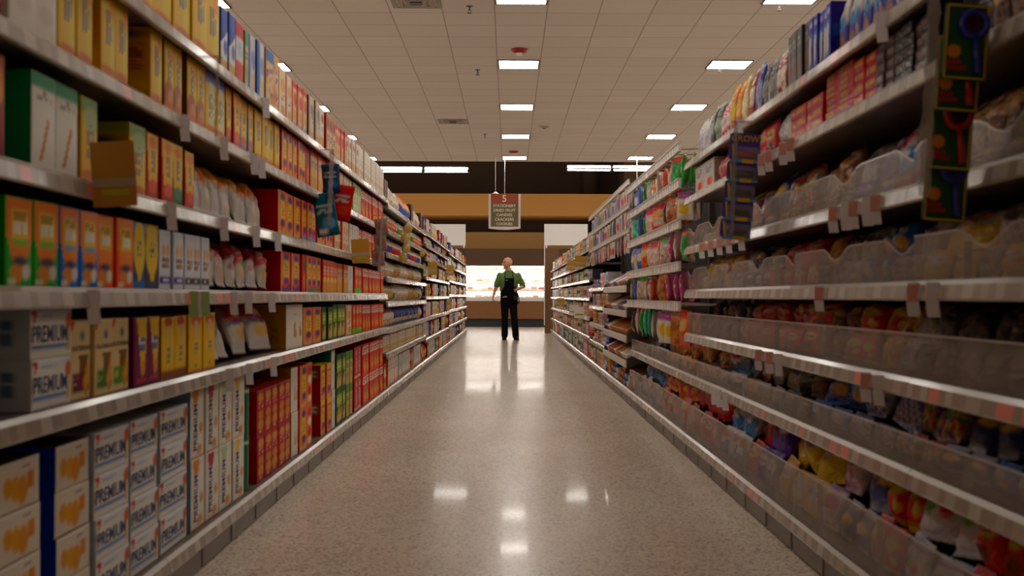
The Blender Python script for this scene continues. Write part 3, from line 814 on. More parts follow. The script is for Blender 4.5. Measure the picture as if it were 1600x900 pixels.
D('cGy', 'bag', *CY, 'charcoal candy bag with grey print', [('bg', '#3a3234'), ('k', .1, .1, .9, .6, ['#4a4042', '#6a5e5e', '#2a2426', '#8a7e7a'], 6, 7, .7), ('s', .2, .68, .8, .84, '#a89c98', 2, 6)])
D('cPk', 'bag', *CY, 'pink and white candy bag', [('bg', '#d8c8cc'), ('e', .5, .6, .4, .18, '#c8386a'), ('k', .1, .06, .9, .4, ['#d85a8a', '#e8d8dc', '#e0a0b8'], 6, 6), ('r', 0, .9, 1, 1, '#7a2a8a')])
D('cHt', 'bag', *CY, 'white bag with green and red hearts', [('bg', '#d8d0d4'), ('r', 0, .78, 1, .86, '#7a3a9a'), ('e', .36, .46, .2, .14, '#6a9a3a'), ('e', .7, .4, .12, .12, '#c82a3a'), ('r', 0, .86, 1, 1, '#b8c0e0')])
D('cMx', 'bag', *CY, 'clear bag of mixed sweets', [('bg', '#8a7a70'), ('k', .02, .05, .98, .8, CW, 8, 9, .9), ('r', 0, .84, 1, 1, '#b83028')])
D('cBw', 'bag', *CY, 'clear bag of brown nut clusters', [('bg', '#8a5a3a'), ('k', .02, .05, .98, .85, ['#7a4424', '#a8744a', '#d8c0a0', '#5a3018', '#c89a6a'], 7, 8, .95), ('r', 0, .88, 1, 1, '#5a2018')])
D('cGn', 'bag', *CY, 'green candy bag', [('bg', '#2a7a34'), ('e', .5, .6, .36, .16, '#d8d09a'), ('k', .1, .06, .9, .4, ['#2f8f3c', '#1a5a26', '#8ab83a'], 6, 6)])
D('cPp', 'bag', *CY, 'pale peach candy bag', [('bg', '#d8b8a4'), ('stripes', '#e8d8cc', 5, .3, .2), ('e', .5, .5, .3, .16, '#c88a7a')])
MP = ('candy_multipack', 'pack of candy')
D('mOr', 'box', *MP, 'orange-red candy multipack', [('bg', '#dd3c16'), ('r', .05, .3, .95, .8, '#d8622a'), ('s', .1, .36, .9, .74, '#e8b060', 2, 7), ('r', 0, 0, 1, .1, '#b82410')], side='#e03410', mat='foil', nu=14, nv=10)
D('mOy', 'box', *MP, 'orange candy multipack with gold face', [('bg', '#dd4a16'), ('r', .0, .2, .6, .9, '#d8a42c'), ('s', .06, .3, .9, .8, '#a83010', 2, 7)], side='#e03810', mat='foil', nu=14, nv=10)
D('mDk', 'box', *MP, 'dark chocolate multipack', [('bg', '#4a2a2a'), ('s', .08, .3, .92, .7, '#a89490', 2, 7), ('r', 0, .82, 1, 1, '#2a1616')], side='#241414', mat='foil', nu=14, nv=10)
D('mSv', 'box', *MP, 'black and silver multipack', [('bg', '#2a2828'), ('k', .05, .1, .95, .9, ['#2a2828', '#5a5656', '#989492', '#1a1818'], 8, 5)], side='#181616', mat='foil', nu=14, nv=10)
TB = ('candy_carton', 'carton of candy')
D('tPu', 'box', *TB, 'tall royal-blue carton with ice-cream shape', [('bg', '#2a2a98'), ('r', .1, .45, .9, .7, '#3a6ab8'), ('p', [(.1, .1), (.6, .2), (.7, .62), (.3, .66), (.1, .5)], '#c8c0b4'), ('s', .3, .8, .8, .92, '#b8b8e0', 2, 5)], side='#2e2a94', side_spec=[('bg', '#2e2a90'), ('r', 0, .4, 1, .62, '#3a5ab0'), ('s', .1, .05, .9, .35, '#5a5a9a', 6, 5)])
D('tPw', 'bag', *TB, 'white-topped violet-blue pouch', [('bg', '#3a3c9c'), ('r', 0, .5, 1, 1, '#d4d0cc'), ('e', .55, .5, .3, .12, '#3a7ab0'), ('e', .5, .24, .3, .1, '#8a5a34')], mat='foil')
D('tGy', 'box', *TB, 'dark grey chocolate carton', [('bg', '#55504c'), ('r', .1, .1, .9, .5, '#6a625c'), ('e', .5, .3, .3, .12, '#7a4a30'), ('s', .2, .66, .8, .84, '#8f8882', 2, 5)], side='#3a3632')
D('sRd', 'box', *TB, 'white carton with red drop', [('bg', '#dcd6d0'), ('e', .55, .24, .2, .14, '#d8301e'), ('e', .78, .26, .12, .16, '#e08a3a'), ('s', .2, .55, .8, .85, '#8a7aa0', 3, 4)], side='#d2c8be')
UP = ('snack_pouch', 'pouch of sweets')
for kk, cc, c2, nn in (('uW', '#d8d4ce', '#a8a4b8', 'white'), ('uG', '#3a4438', '#8a9484', 'dark green'), ('uR', '#b82838', '#e0d0d0', 'red-striped'), ('uS', '#aaa6a6', '#e0dcdc', 'silver'), ('uO', '#c87a1e', '#e8b860', 'orange'), ('uT', '#c8a870', '#e0d0a8', 'tan'), ('uN', '#24307c', '#8a90b8', 'navy'), ('uK', '#2a2828', '#8a8684', 'black'), ('uC', '#8f8a86', '#c8c4c0', 'clear grey'), ('uM', '#8a2a34', '#d8c8bc', 'maroon and white')):
    D(kk, 'bag', *UP, f'{nn} upright sweet pouch', [('bg', cc), ('r', .1, .3, .9, .62, c2), ('s', .16, .66, .84, .84, c2, 2, 5), ('r', .0, .92, 1, 1, c2), ('k', .14, .06, .86, .28, [cc, c2, '#8a6a4a'], 5, 4)], mat='foil')
HG = ('hanging_candy_bag', 'bag of candy')
for kk, spec, nn in (
    ('hGr', [('bg', '#128a3c'), ('k', .1, .1, .9, .7, ['#0f6a2e', '#20a04a', '#56c07a'], 4, 5), ('r', 0, .82, 1, 1, '#c8302a')], 'shiny green'),
    ('hRd', [('bg', '#c82420'), ('r', .1, .2, .9, .5, '#e0c0b0'), ('e', .5, .66, .34, .12, '#e8b030')], 'red'),
    ('hWr', [('bg', '#d8c8c0'), ('r', 0, .72, 1, 1, '#c0262a'), ('k', .1, .08, .9, .6, ['#d8c0b4', '#e8dcd4', '#c89a94'], 5, 6)], 'white bag with red header'),
    ('hBu', [('bg', '#4a6ab0'), ('e', .5, .5, .34, .16, '#d8d8e0'), ('r', 0, .84, 1, 1, '#24408a')], 'blue'),
    ('hOr', [('bg', '#dd5a1a'), ('e', .5, .6, .3, .16, '#e8c080'), ('k', .1, .06, .9, .4, ['#d84a12', '#e88a3a'], 5, 5)], 'orange'),
    ('hGd', [('bg', '#b0701c'), ('k', .05, .05, .95, .8, ['#c88a2c', '#9a5a14', '#7a4410'], 5, 7)], 'amber'),
    ('hTe', [('bg', '#0f9a78'), ('k', .1, .1, .9, .7, ['#0f8a6c', '#30b894', '#8ad8c0'], 4, 5)], 'teal'),
    ('hPk', [('bg', '#c83a78'), ('stripes', '#e8d0d8', 5, .4, .6), ('r', 0, .84, 1, 1, '#5a2a8a')], 'pink-striped'),
    ('hCl', [('bg', '#b8b0ac'), ('k', .05, .05, .95, .75, ['#c8c4c0', '#e0dcd8', '#9a8a84', '#c0a890'], 5, 6), ('r', 0, .8, 1, 1, '#4a8a3a')], 'clear bag with green header'),
    ('hYw', [('bg', '#d8d0c8'), ('e', .5, .4, .34, .2, '#e0b81c'), ('r', 0, .74, 1, 1, '#8a2a78')], 'white bag with yellow sun'),
    ('hBk', [('bg', '#2a2a34'), ('e', .5, .55, .34, .18, '#8a8ab0'), ('r', 0, 0, 1, .2, '#c8a02a')], 'black'),
):
    D(kk, 'bag', *HG, nn + ' candy bag hanging' if 'bag' not in nn else nn + ' hanging', spec, mat='foil')
BC = ('blister_card', 'carded stationery')
for kk, spec, nn in (
    ('bW', [('bg', '#d8d4d0'), ('r', .15, .1, .85, .66, '#9aa0b0'), ('stripes', '#3a4a8a', 4, .4, 0, .2, .14, .8, .62), ('r', 0, .82, 1, 1, '#3a5a9a')], 'white pen'),
    ('bR', [('bg', '#e0d8d0'), ('e', .5, .42, .34, .26, '#c8281e'), ('r', 0, .8, 1, 1, '#d8d0c8')], 'white and red'),
    ('bB', [('bg', '#5a6a9a'), ('stripes', '#d0d4e0', 5, .4, 0, .14, .1, .86, .7), ('r', 0, .82, 1, 1, '#d8d8e0')], 'blue marker'),
    ('bK', [('bg', '#b8b4b4'), ('stripes', '#2a2a30', 5, .5, 0, .14, .08, .86, .72), ('r', 0, .84, 1, 1, '#8a2a2a')], 'black pen'),
    ('bC', [('bg', '#c8b48a'), ('stripes', '#8a5a2a', 5, .4, 0, .14, .08, .86, .7), ('r', 0, .8, 1, 1, '#e0d8c0')], 'tan pencil'),
    ('bP', [('bg', '#d88aa8'), ('e', .5, .44, .3, .3, '#e8c8d4'), ('r', 0, .86, 1, 1, '#c8d84a')], 'pink'),
    ('bY', [('bg', '#d8c82a'), ('r', .2, .1, .8, .7, '#3a7a4a'), ('r', 0, .84, 1, 1, '#e0e0d8')], 'yellow and green'),
):
    D(kk, 'bag', *BC, nn + ' card on a peg', spec, mat='film', nu=8, nv=12, crimp=.02)
PP = ('paper_pack', 'pack of paper')
D('pBr', 'box', *PP, 'brown envelope pack', [('bg', '#9a6a34'), ('s', .1, .2, .9, .8, '#b88a54', 2, 8)], side='#8a5a2a', top='#b5823e', nu=10, nv=6)
D('pWh', 'box', *PP, 'white envelope pack', [('bg', '#d8d4cc'), ('s', .1, .2, .9, .8, '#a0a0a8', 2, 8)], side='#c8c0b4', top='#e0dcd4', nu=10, nv=6)
D('pRd', 'box', *PP, 'red-brown folder pack', [('bg', '#a04a2a'), ('stripes', '#c8865a', 6, .4), ], side='#8a3a20', top='#a8522e', nu=10, nv=6)
D('pBl', 'box', *PP, 'blue folder pack', [('bg', '#2a4a8a'), ('stripes', '#b8c0d0', 4, .3)], side='#24407a', top='#3a5a9a', nu=10, nv=6)
TN = ('food_tin', 'tin')
D('tnG', 'can', *TN, 'green and white tin', [('bg', '#1f6a34'), ('r', .1, 0, .25, 1, '#d8d4cc'), ('r', .6, 0, .75, 1, '#d8d4cc'), ('s', .3, .3, .55, .7, '#c8d8c0', 2, 4)], lid='#b8b4b0')
D('tnW', 'can', *TN, 'white tub with yellow lid', [('bg', '#d8d4cc'), ('s', .1, .3, .5, .7, '#6a6a70', 3, 6), ('s', .6, .3, .95, .7, '#6a6a70', 3, 6)], lid='#d8c23a')
D('tnR', 'can', *TN, 'red and white tin', [('bg', '#b8241e'), ('r', 0, .3, 1, .7, '#d8ccb8'), ('s', .1, .35, .9, .65, '#a02018', 2, 9)], lid='#b8b0aa')
D('tnS', 'can', *TN, 'white and black tub', [('bg', '#d4d0cc'), ('r', 0, .3, 1, .6, '#3a3a42'), ('s', .1, .7, .9, .9, '#8a8a90', 1, 9)], lid='#e0dcd6')
D('tnO', 'can', *TN, 'orange tin', [('bg', '#d2602a'), ('r', 0, .4, 1, .75, '#e8d8b8'), ('s', .1, .45, .9, .7, '#b84018', 2, 9)], lid='#c8b8a8')
JR = ('food_jar', 'jar')
D('jrY', 'jar', *JR, 'amber jar with green lid', ('#b8902c', '#d8ccb0'), lid='#3a7a3a')
D('jrW', 'jar', *JR, 'cream jar with white lid', ('#d2c6b2', '#8a5a8a'), lid='#e0dad0')
D('jrR', 'jar', *JR, 'red jar with white lid', ('#a8281e', '#e0d0b8'), lid='#d8d0c8')
D('jrB', 'jar', *JR, 'brown jar with grey lid', ('#6a3a22', '#d8c8a0'), lid='#8a8684')
SN = ('baking_box', 'box of groceries')
for kk, cc, c2, nn in (('sW', '#d8d0c8', '#b83a30', 'white and red'), ('sB', '#c8ccd4', '#3a5a9a', 'white and blue'), ('sY', '#d2b04a', '#7a4a22', 'yellow and brown'), ('sG', '#8aa04a', '#e0dcc8', 'green'), ('sP', '#c88a92', '#e4d8d4', 'pink'), ('sO', '#cc5a2a', '#e8d4b0', 'orange'), ('sK', '#4a4650', '#c8c0c0', 'dark grey'), ('sT', '#5a8a94', '#e0e0d8', 'pale teal')):
    D(kk, 'box', *SN, f'{nn} grocery box', [('bg', cc), ('r', .06, .45, .94, .8, c2), ('s', .14, .5, .86, .74, cc, 2, 5), ('e', .5, .22, .34, .14, c2)], side=cc, nu=10, nv=16)

BAGV = 3
COUNT = {}
OVER = {}


def put(key, s, x, y, z, w, h, d, place, tilt=0.0, roll=0.0, yaw=0.0, shared=False, var=None, group=None, desc=None):
    """One package: front towards the aisle, base at z. s=-1 left, +1 right; tilt leans the top back."""
    dd = DES[key]
    if var is None:
        var = R.randrange(BAGV) if dd['form'] == 'bag' else 0
    me = dmesh(key, var)
    o = bpy.data.objects.new(dd['kind'], me)
    C.objects.link(o)
    o.scale = (d, w, h)
    o.rotation_euler = (math.radians(roll), -math.radians(tilt), (0.0 if s < 0 else PI) + math.radians(yaw))
    o.location = (x, y, z)
    ds = desc or dd['desc']
    if shared:
        o['label'] = f'{ds} on the {place}'
        o['group'] = f'{ds} on the {place}'
    else:
        COUNT[ds, place] = n = COUNT.get((ds, place), 0) + 1
        o['label'] = f'{ds}, {nth(n)} from near end, {place}'
        o['group'] = group or f'{ds} on {place}'[:110]
    o['category'] = dd['cat']
    for me2 in lettering(key):
        c = bpy.data.objects.new('lettering', me2)
        C.objects.link(c)
        c.parent = o
    return o


def dist(px, s, X):
    """Distance along the aisle of a point X metres off its axis seen at picture column px."""
    return X * F / (s * (px - 795.0))
# ------------------------------------------------------------------ room shell
CEIL = 4.27
CEIL_END = 27.85
bm = bbox(-9, 9, -7, 37.3, -0.1, 0)
struct('floor', bm, M['floor'])
bm = bmesh.new()
box(bm, -9, 9, -7, CEIL_END, 0, 0.06)
for v in bm.verts:
    v.co.y -= 0.44
    v.co.x -= 0.13 + 0.305
o = struct('ceiling', bm, M['ceiling'])
o.location = (0.435, 0.44, CEIL)
struct('ceiling_back', bbox(-9, 9, CEIL_END, 37.3, 6.2, 6.3), M['dark_wall'])
struct('trim_1', bbox(-9, 9, CEIL_END, CEIL_END + 0.1, CEIL, 6.2), M['dark_wall'])
struct('wall_front', bbox(-9, 9, -7.1, -7, 0, CEIL), M['tan_wall'])
struct('wall_back', bbox(-9, 9, 37.2, 37.3, 0, 6.3), M['dark_wall'])
# the lowered ochre soffit over the meat cases, with its tan and brown bands
bm = bmesh.new()
box(bm, -9, 3.55, 35.0, 37.19, 3.45, 4.12)
struct('trim_2', bm, M['orange_wall'])
struct('trim_3', bbox(-9, 9, 36.6, 37.19, 2.45, 3.02), M['tan_wall'])
struct('trim_4', bbox(3.56, 9, 35.0, 37.19, 3.45, 6.15), plain('brown_bulkhead', '#5e4226', 0.8))
struct('trim_5', bbox(2.75, 3.1, 36.7, 37.19, 2.45, 3.44), M['dark_wall'])
struct('trim_6', bbox(4.4, 5.1, 34.4, 34.9, 0, 4.2), plain('pillar_tan', '#a08058', 0.8))

# ------------------------------------------------------------------ ceiling lamps
frame_me = None
diff_me = None


def lamp(x, y, label):
    global frame_me, diff_me
    t = thing('ceiling_light', label, 'ceiling light', (x, y, CEIL), 0, 'square lamps in the tiled ceiling')
    if frame_me is None:
        bm = bmesh.new()
        for a in (-1, 1):
            box(bm, min(a * .295, a * .275), max(a * .295, a * .275), -.295, .295, -.014, -.001)
            box(bm, -.2745, .2745, min(a * .295, a * .275), max(a * .295, a * .275), -.014, -.001)
        frame_me = obj('frame', bm, M['lamp_frame'], t).data
        diff_me = obj('diffuser', bbox(-.274, .274, -.274, .274, -.010, -.002), M['lamp'], t).data
    else:
        mesh_obj('frame', frame_me, t)
        mesh_obj('diffuser', diff_me, t)


cols = [(-6.55, 'two columns left of the aisle'), (-3.5, 'column just left of the aisle'), (.13, 'column over the aisle'), (3.13, 'column just right of the aisle'), (6.2, 'two columns right of the aisle')]
ys = [16.12 + 3.64 * k for k in range(-3, 4)]
for cx, cn in cols:
    for k, y in enumerate(ys):
        lamp(cx, y + (.28 if cx < -3 else 0.05 if cx < 1 else 0), f'square ceiling lamp, {nth(len(ys) - k)} from the back wall, {cn}')


def sprinkler(x, y, label):
    t = thing('sprinkler_head', label, 'sprinkler', (x, y, CEIL), 0, 'sprinklers in the ceiling')
    bm = bmesh.new()
    lathe(bm, [(0, -.006), (.035, -.005), (.04, 0.0), (0, 0)], 12)
    obj('escutcheon', bm, M['lamp_frame'], t)
    bm = bmesh.new()
    tube(bm, (0, 0, -.005), (0, 0, -.05), .008)
    tube(bm, (-.012, 0, -.04), (-.012, 0, -.075), .003, seg=5)
    tube(bm, (.012, 0, -.04), (.012, 0, -.075), .003, seg=5)
    lathe(bm, [(0, -.082), (.03, -.08), (.03, -.076), (0, -.074)], 12)
    obj('deflector', bm, M['lamp_frame'], t)


for px, py, lb in ((1217, 10, 'dark sprinkler head behind the first right column lamp'), (1124, 108, 'dark sprinkler head behind the second right column lamp'), (1063, 171, 'dark sprinkler head behind the third right column lamp'), (1021, 216, 'dark sprinkler head behind the fourth right column lamp'), (732, 16, 'dark sprinkler head left of the first middle lamp'), (745, 114, 'dark sprinkler head left of the second middle lamp'), (757, 213, 'dark sprinkler head left of the fourth middle lamp')):
    d = F * (CEIL - CAM_Z - .05) / (463 - py)
    sprinkler((px - 795) * d / F, d, lb)


def strobe(x, y, label):
    t = thing('alarm_strobe', label, 'alarm', (x, y, CEIL), 0, 'red alarms on the ceiling')
    bm = bmesh.new()
    lathe(bm, [(0, -.05), (.09, -.045), (.11, -.02), (.115, 0), (0, 0)], 20)
    obj('base', bm, M['red'], t, True)
    bm = bmesh.new()
    lathe(bm, [(0, -.085), (.03, -.08), (.04, -.05), (0, -.049)], 14)
    obj('lens', bm, M['white'], t, True)


strobe(.13, 15.2, 'red alarm dome on the ceiling before the second middle lamp')
strobe(.10, 25.9, 'small red alarm dome beside the lamp above the aisle sign')


def vent(x, y, label):
    t = thing('air_vent', label, 'vent', (x, y, CEIL), 0, 'square air vents in the ceiling')
    bm = bmesh.new()
    for i, r in enumerate((.28, .2, .12)):
        z = -.004 - i * .006
        for a in (-1, 1):
            box(bm, min(a * r, a * (r - .05)), max(a * r, a * (r - .05)), -r, r, z - .004, z)
            box(bm, -r + .051, r - .051, min(a * r, a * (r - .05)), max(a * r, a * (r - .05)), z - .004, z)
    obj('louver_frame', bm, plain('vent_enamel', '#8f8274', 0.6), t)
    obj('duct', bbox(-.06, .06, -.06, .06, -.03, -.001), M['lamp_frame'], t)


vent(-1.07, 21.5, 'square air vent left of the third middle lamp')
vent(-1.06, 12.75, 'square air vent at the frame top left of the first middle lamp')
t = thing('smoke_detector', 'round smoke detector right of the third middle lamp', 'detector', (.68, 22.1, CEIL))
bm = bmesh.new()
lathe(bm, [(0, -.04), (.06, -.035), (.1, -.01), (.1, 0), (0, 0)], 20)
obj('housing', bm, plain('detector_ivory', '#a8977f', 0.6), t, True)
bm = bmesh.new()
lathe(bm, [(0, -.05), (.025, -.047), (.03, -.0395), (0, -.039)], 12)
obj('sensor_grille', bm, M['lamp_frame'], t)

# hanging fluorescent strips past the ceiling's end
for x0, x1, y, z, lb in ((-3.52, -1.08, 30.4, 4.30, 'hanging twin-tube strip light left of the aisle sign'), (1.53, 3.97, 30.4, 4.36, 'hanging twin-tube strip light right of the aisle sign')):
    t = thing('strip_light', lb, 'strip light', ((x0 + x1) / 2, y, z), 0, 'hanging strip lights by the back wall')
    w = (x1 - x0) / 2
    bm = bmesh.new()
    box(bm, -w, w, -.10, .10, .105, .13)
    box(bm, -.03, .03, -.13, .13, -.04, .1045)
    for e in (-w, w - .03):
        box(bm, e, e + .03, -.13, .13, -.04, .1045)
    obj('housing', bm, M['lamp_frame'], t)
    for yy, zz in ((-.11, -.02), (.09, .075)):
        for a, b in ((-w + .04, -.05), (.05, w - .04)):
            bm = bmesh.new()
            tube(bm, (a, yy, zz), (b, yy, zz), .019, seg=10)
            obj('tube', bm, M['tube'], t, True)
    for xx in (-w + .1, w - .12):
        bm = bmesh.new()
        tube(bm, (xx, 0, .13), (xx + .05, 0, 6.2 - z), .006, seg=5)
        obj('hanger_wire', bm, M['upright'], t)

# ------------------------------------------------------------------ shelving
LN = [.13, .68, .965, 1.237, 1.53, 1.795]
LB = [.13, .45, .67, .90, 1.115, 1.33, 1.535, 1.76]
LC = [.13, .40, .68, .95, 1.2, 1.45, 1.62, 1.78]
LD = [.13, .42, .70, .98, 1.24, 1.50, 1.74]
RN = [.13, .495, .735, .99, 1.245, 1.54, 1.75]
RA = [.185, .088, .118, .10, .088, 0, 0]
RP = [.13, .495]
RS = [.13, .40, .62, .84, 1.06]
RD = [.13, .42, .68, .94, 1.18, 1.40, 1.60]
FACE = 1.05


def rail_mesh(L, seed, dark=1.0, pale=False):
    """Slanted price channel with paper labels slid behind its clear lip."""
    rg = np.random.default_rng(seed)
    n = int(L / .02)
    cols_ = []
    base = lin('#989189') if pale else lin('#93887f')
    kinds = [lin('#c6c0b8'), lin('#beb6ac'), lin('#c2bab0'), lin('#b4a898')] if pale else [lin('#aba199'), lin('#a0968c'), lin('#b3aaa0'), lin('#a3978a')]
    i = 0
    while i < n:
        gap = rg.integers(1, 5)
        cols_ += [base] * gap
        w = rg.integers(2, 5)
        q = rg.random()
        c = lin('#d98a80') if q < .04 else lin('#d8c070') if q < .08 else kinds[rg.integers(0, 4)]
        cols_ += [c] * w
        i += gap + w
    cols_ = cols_[:n]
    pr = [(.014, .003), (.012, .004), (.0, -.008), (-.006, -.042), (-.004, -.047), (.010, -.047)]
    V, Fc, Lc = [], [], []
    for i in range(n + 1):
        for x, z in pr:
            V.append((x, -L / 2 + L * i / n, z))
    k = len(pr)
    edge = lin('#a89f96')
    for i in range(n):
        for j in range(k):
            a, b = i * k + j, i * k + (j + 1) % k
            Fc.append((a, b, b + k, a + k))
            Lc += [cols_[i] if j == 2 else edge] * 4
    Fc.append(tuple(range(k)))
    Fc.append(tuple(n * k + j for j in range(k))[::-1])
    Lc += [edge] * (2 * k)
    me = bpy.data.meshes.new('price_rail')
    me.from_pydata(V, [], Fc)
    me.materials.append(M['rail'])
    set_cols(me, np.array(Lc))
    bm = bmesh.new()
    bm.from_mesh(me)
    bmesh.ops.recalc_face_normals(bm, faces=bm.faces)
    bm.to_mesh(me)
    bm.free()
    return me


RAILS = {}


def wavy(L, h, z0, y_mid, amp, seed):
    bm = bmesh.new()
    n = 28
    A, B, T = [], [], []
    for i in range(n + 1):
        t = i / n
        y = y_mid - L / 2 + L * t
        top = h - amp * max(0, math.sin(t * 2 * PI * 2 + seed)) ** 2
        A.append([bm.verts.new((x, y, z0)) for x in (0, .004)])
        B.append([bm.verts.new((x, y, z0 + top - .005)) for x in (0, .004)])
        T.append([bm.verts.new((x, y, z0 + top)) for x in (0, .004)])
    for i in range(n):
        bm.faces.new((A[i][0], A[i + 1][0], B[i + 1][0], B[i][0]))
        bm.faces.new((A[i][1], B[i][1], B[i + 1][1], A[i + 1][1]))
        for f in ((B[i][0], B[i + 1][0], T[i + 1][0], T[i][0]), (B[i][1], T[i][1], T[i + 1][1], B[i + 1][1]), (T[i][0], T[i + 1][0], T[i + 1][1], T[i][1])):
            bm.faces.new(f).material_index = 1
    return bm


def shelving(s, y0, y1, levels, label, group, acr=None, top=1.95, pale=False, depth=.44, seed=0):
    """One bay of store shelving: back panel, kick, uprights and shelves with price rails."""
    L = y1 - y0 - .004
    t = thing('shelving_bay', label, 'shelving', (s * FACE, (y0 + y1) / 2, 0), 0 if s > 0 else PI, group)
    # local frame: +x points away from the aisle
    h = L / 2
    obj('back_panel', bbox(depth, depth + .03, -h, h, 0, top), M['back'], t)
    bm = bmesh.new()
    box(bm, .012, .03, -h, h, .006, levels[0] - .049)
    for yy in (-h + .004, -h * .33, h * .33):
        box(bm, .0085, .0118, yy - .003, yy + .003, .008, levels[0] - .05)
    obj('kick_plate', bm, M['kick'], t)
    for yy in (-h, h - .03):
        obj('upright', bbox(depth - .03, depth - .001, yy, yy + .03, levels[0] + .001, top), M['upright'], t)
    for i, z in enumerate(levels):
        bm = bmesh.new()
        box(bm, .016, depth - .032, -h + .001, h - .001, z - .026, z)
        sh = obj('shelf', bm, M['shelf'], t)
        key = (round(L, 3), (seed + i) % 5, pale)
        if key not in RAILS:
            RAILS[key] = rail_mesh(L, seed * 3 + i, pale=pale)
        mesh_obj('price_rail', RAILS[key], sh, (0, 0, z))
        if acr and acr[i]:
            bmw = wavy(L, acr[i] + (.02 if i in (3, 4) else 0), z + .004, 0, .045 if i in (3, 4) else 0.0, seed + i)
            o = obj('bin_front', bmw, [M['acrylic'], M['acrylic_edge_highlight']], sh)
            o.location = (.0165, 0, 0)
            o['label'] = 'scuffed clear plastic bin front'
            for q in (-.5, .5):
                bm = bmesh.new()
                box(bm, .022, .040, q * h - .0015, q * h + .0015, z + .002, z + acr[i] * .95)
                obj('bin_divider', bm, M['clear_strip'], sh)
    return t


BW = 1.26
near_l = ['with only shelf ends showing', 'holding white boxes and orange arched boxes', 'holding blue saltines and flatbread', 'with upright saltines below white chip bags', 'with stacked small red boxes on bottom shelf', 'holding orange-red boxes with yellow ovals', 'with dark green cracker boxes', 'with tall red sideways lettered boxes']
for i in range(8):
    shelving(-1, -.26 + BW * i, -.26 + BW * (i + 1), LN, f'cracker shelving bay on left, {nth(i + 1)} of eight, {near_l[i]}'[:110], 'cracker shelving bays', seed=i)
YB = -.26 + BW * 8
near_r = ['with only its shelf ends showing', 'holding purple cartons over yellow bags', 'with orange multipacks on its second shelf', 'with upright silver pouches on top', 'behind the purple hanging card strip']
for i in range(5):
    y0 = .46 + BW * i
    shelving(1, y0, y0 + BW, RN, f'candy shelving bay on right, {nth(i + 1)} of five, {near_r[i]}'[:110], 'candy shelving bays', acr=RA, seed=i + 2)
YR = .46 + BW * 5
yy = YB
for nm, n, w, lv, pale in (('left middle', 2, 2.3, LB, False), ('left far', 2, 2.8, LC, True), ('left farthest', 3, 2.84, LD, True)):
    for i in range(n):
        shelving(-1, yy, yy + w, lv, f'{nm} cookie shelving bay, {nth(i + 1)} of {["", "one", "two", "three"][n]} before the end panel', 'cookie shelving bays', pale=pale, seed=i + 3, top=1.9)
        yy += w
YEND_L = yy
yy = YR
SEC = {}
for nm, n, w, lv, pale, top in (('peg', 2, 1.52, RP, False, 2.0), ('stationery', 2, 2.5, RS, True, 2.0), ('grocery', 5, 2.7, RD, True, 1.75)):
    SEC[nm] = yy
    for i in range(n):
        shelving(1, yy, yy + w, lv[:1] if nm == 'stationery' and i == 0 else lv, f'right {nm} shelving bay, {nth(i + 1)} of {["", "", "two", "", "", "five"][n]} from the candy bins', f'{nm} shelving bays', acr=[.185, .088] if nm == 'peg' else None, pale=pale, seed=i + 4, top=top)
        yy += w
YEND_R = yy

# end-cap panels with white headers at the aisle's far end
for s, xin, y, nm in ((-1, 1.13, YEND_L + .9, 'left'), (1, .93, YEND_R + .9, 'right')):
    t = thing('endcap_display', f'brown end-of-aisle display with blank white header, {nm} side', 'display unit', (s * xin, y, 0), 0, 'end-of-aisle displays')
    x2 = s * 1.5
    obj('side_panel', bbox(0, s * .36, 0, .05, 0, 2.2), M['end_brown'] if s < 0 else M['brown_panel'], t)
    obj('header_board', bbox(0, s * 1.1, 0, .05, 2.27, 2.82, .004), M['white'], t)
    obj('header_post', bbox(s * .02, s * .06, .005, .045, 2.2, 2.27), M['white'], t)
    obj('side_strip', bbox(s * -.02, 0, .0, .04, .2 if s > 0 else 0, 2.82 if s > 0 else 2.2), M['white'] if s > 0 else M['end_brown'], t)
# ------------------------------------------------------------------ filling the shelves
XF = 1.084


def cut(px0, px1, s):
    a, b = sorted((dist(px0, s, XF), dist(px1, s, XF)))
    return a, b


def row(s, z, place, items):
    for it in items:
        px0, px1, n, key, h = it[:5]
        kw = it[5] if len(it) > 5 else {}
        tiers = kw.get('tiers', 1)
        a, b = cut(px0, px1, s)
        w = (b - a) / n
        form = DES[key]['form']
        for k in range(n):
            y = a + w * (k + .5)
            dx = R.uniform(0, .012)
            for tr in range(tiers):
                pl = place if tiers == 1 else f'{place} {["bottom tier", "second tier", "third tier", "fourth tier", "fifth tier", "sixth tier"][tr]}'
                zz = z + .002 + tr * (h + .001)
                if form == 'bag' and kw.get('lean', 0):
                    put(key, s, s * (XF + .055 + dx), y, zz + .016, w * kw.get('fw', 1.0) * .95, h * R.uniform(.86, .93), kw.get('th', .1), pl, tilt=kw['lean'] + R.uniform(-5, 5), roll=R.uniform(-4, 4), yaw=kw.get('yaw', 0) + R.uniform(-6, 6))
                elif form == 'bag':
                    put(key, s, s * (XF + .03 + dx), y, zz, w * .96, h, kw.get('th', min(.06, w * .5)), pl, tilt=R.uniform(3, 7), yaw=R.uniform(-4, 4))
                elif form in ('can', 'jar'):
                    put(key, s, s * (XF + dx), y, zz, w * .96, h, w * .96, pl)
                else:
                    put(key, s, s * (XF - .004 + dx + R.uniform(0, .003) * tr), y, zz, w * .972, h * R.uniform(.985, 1.0) if tiers == 1 else h, kw.get('d', .16), pl, yaw=R.uniform(-.8, .8))


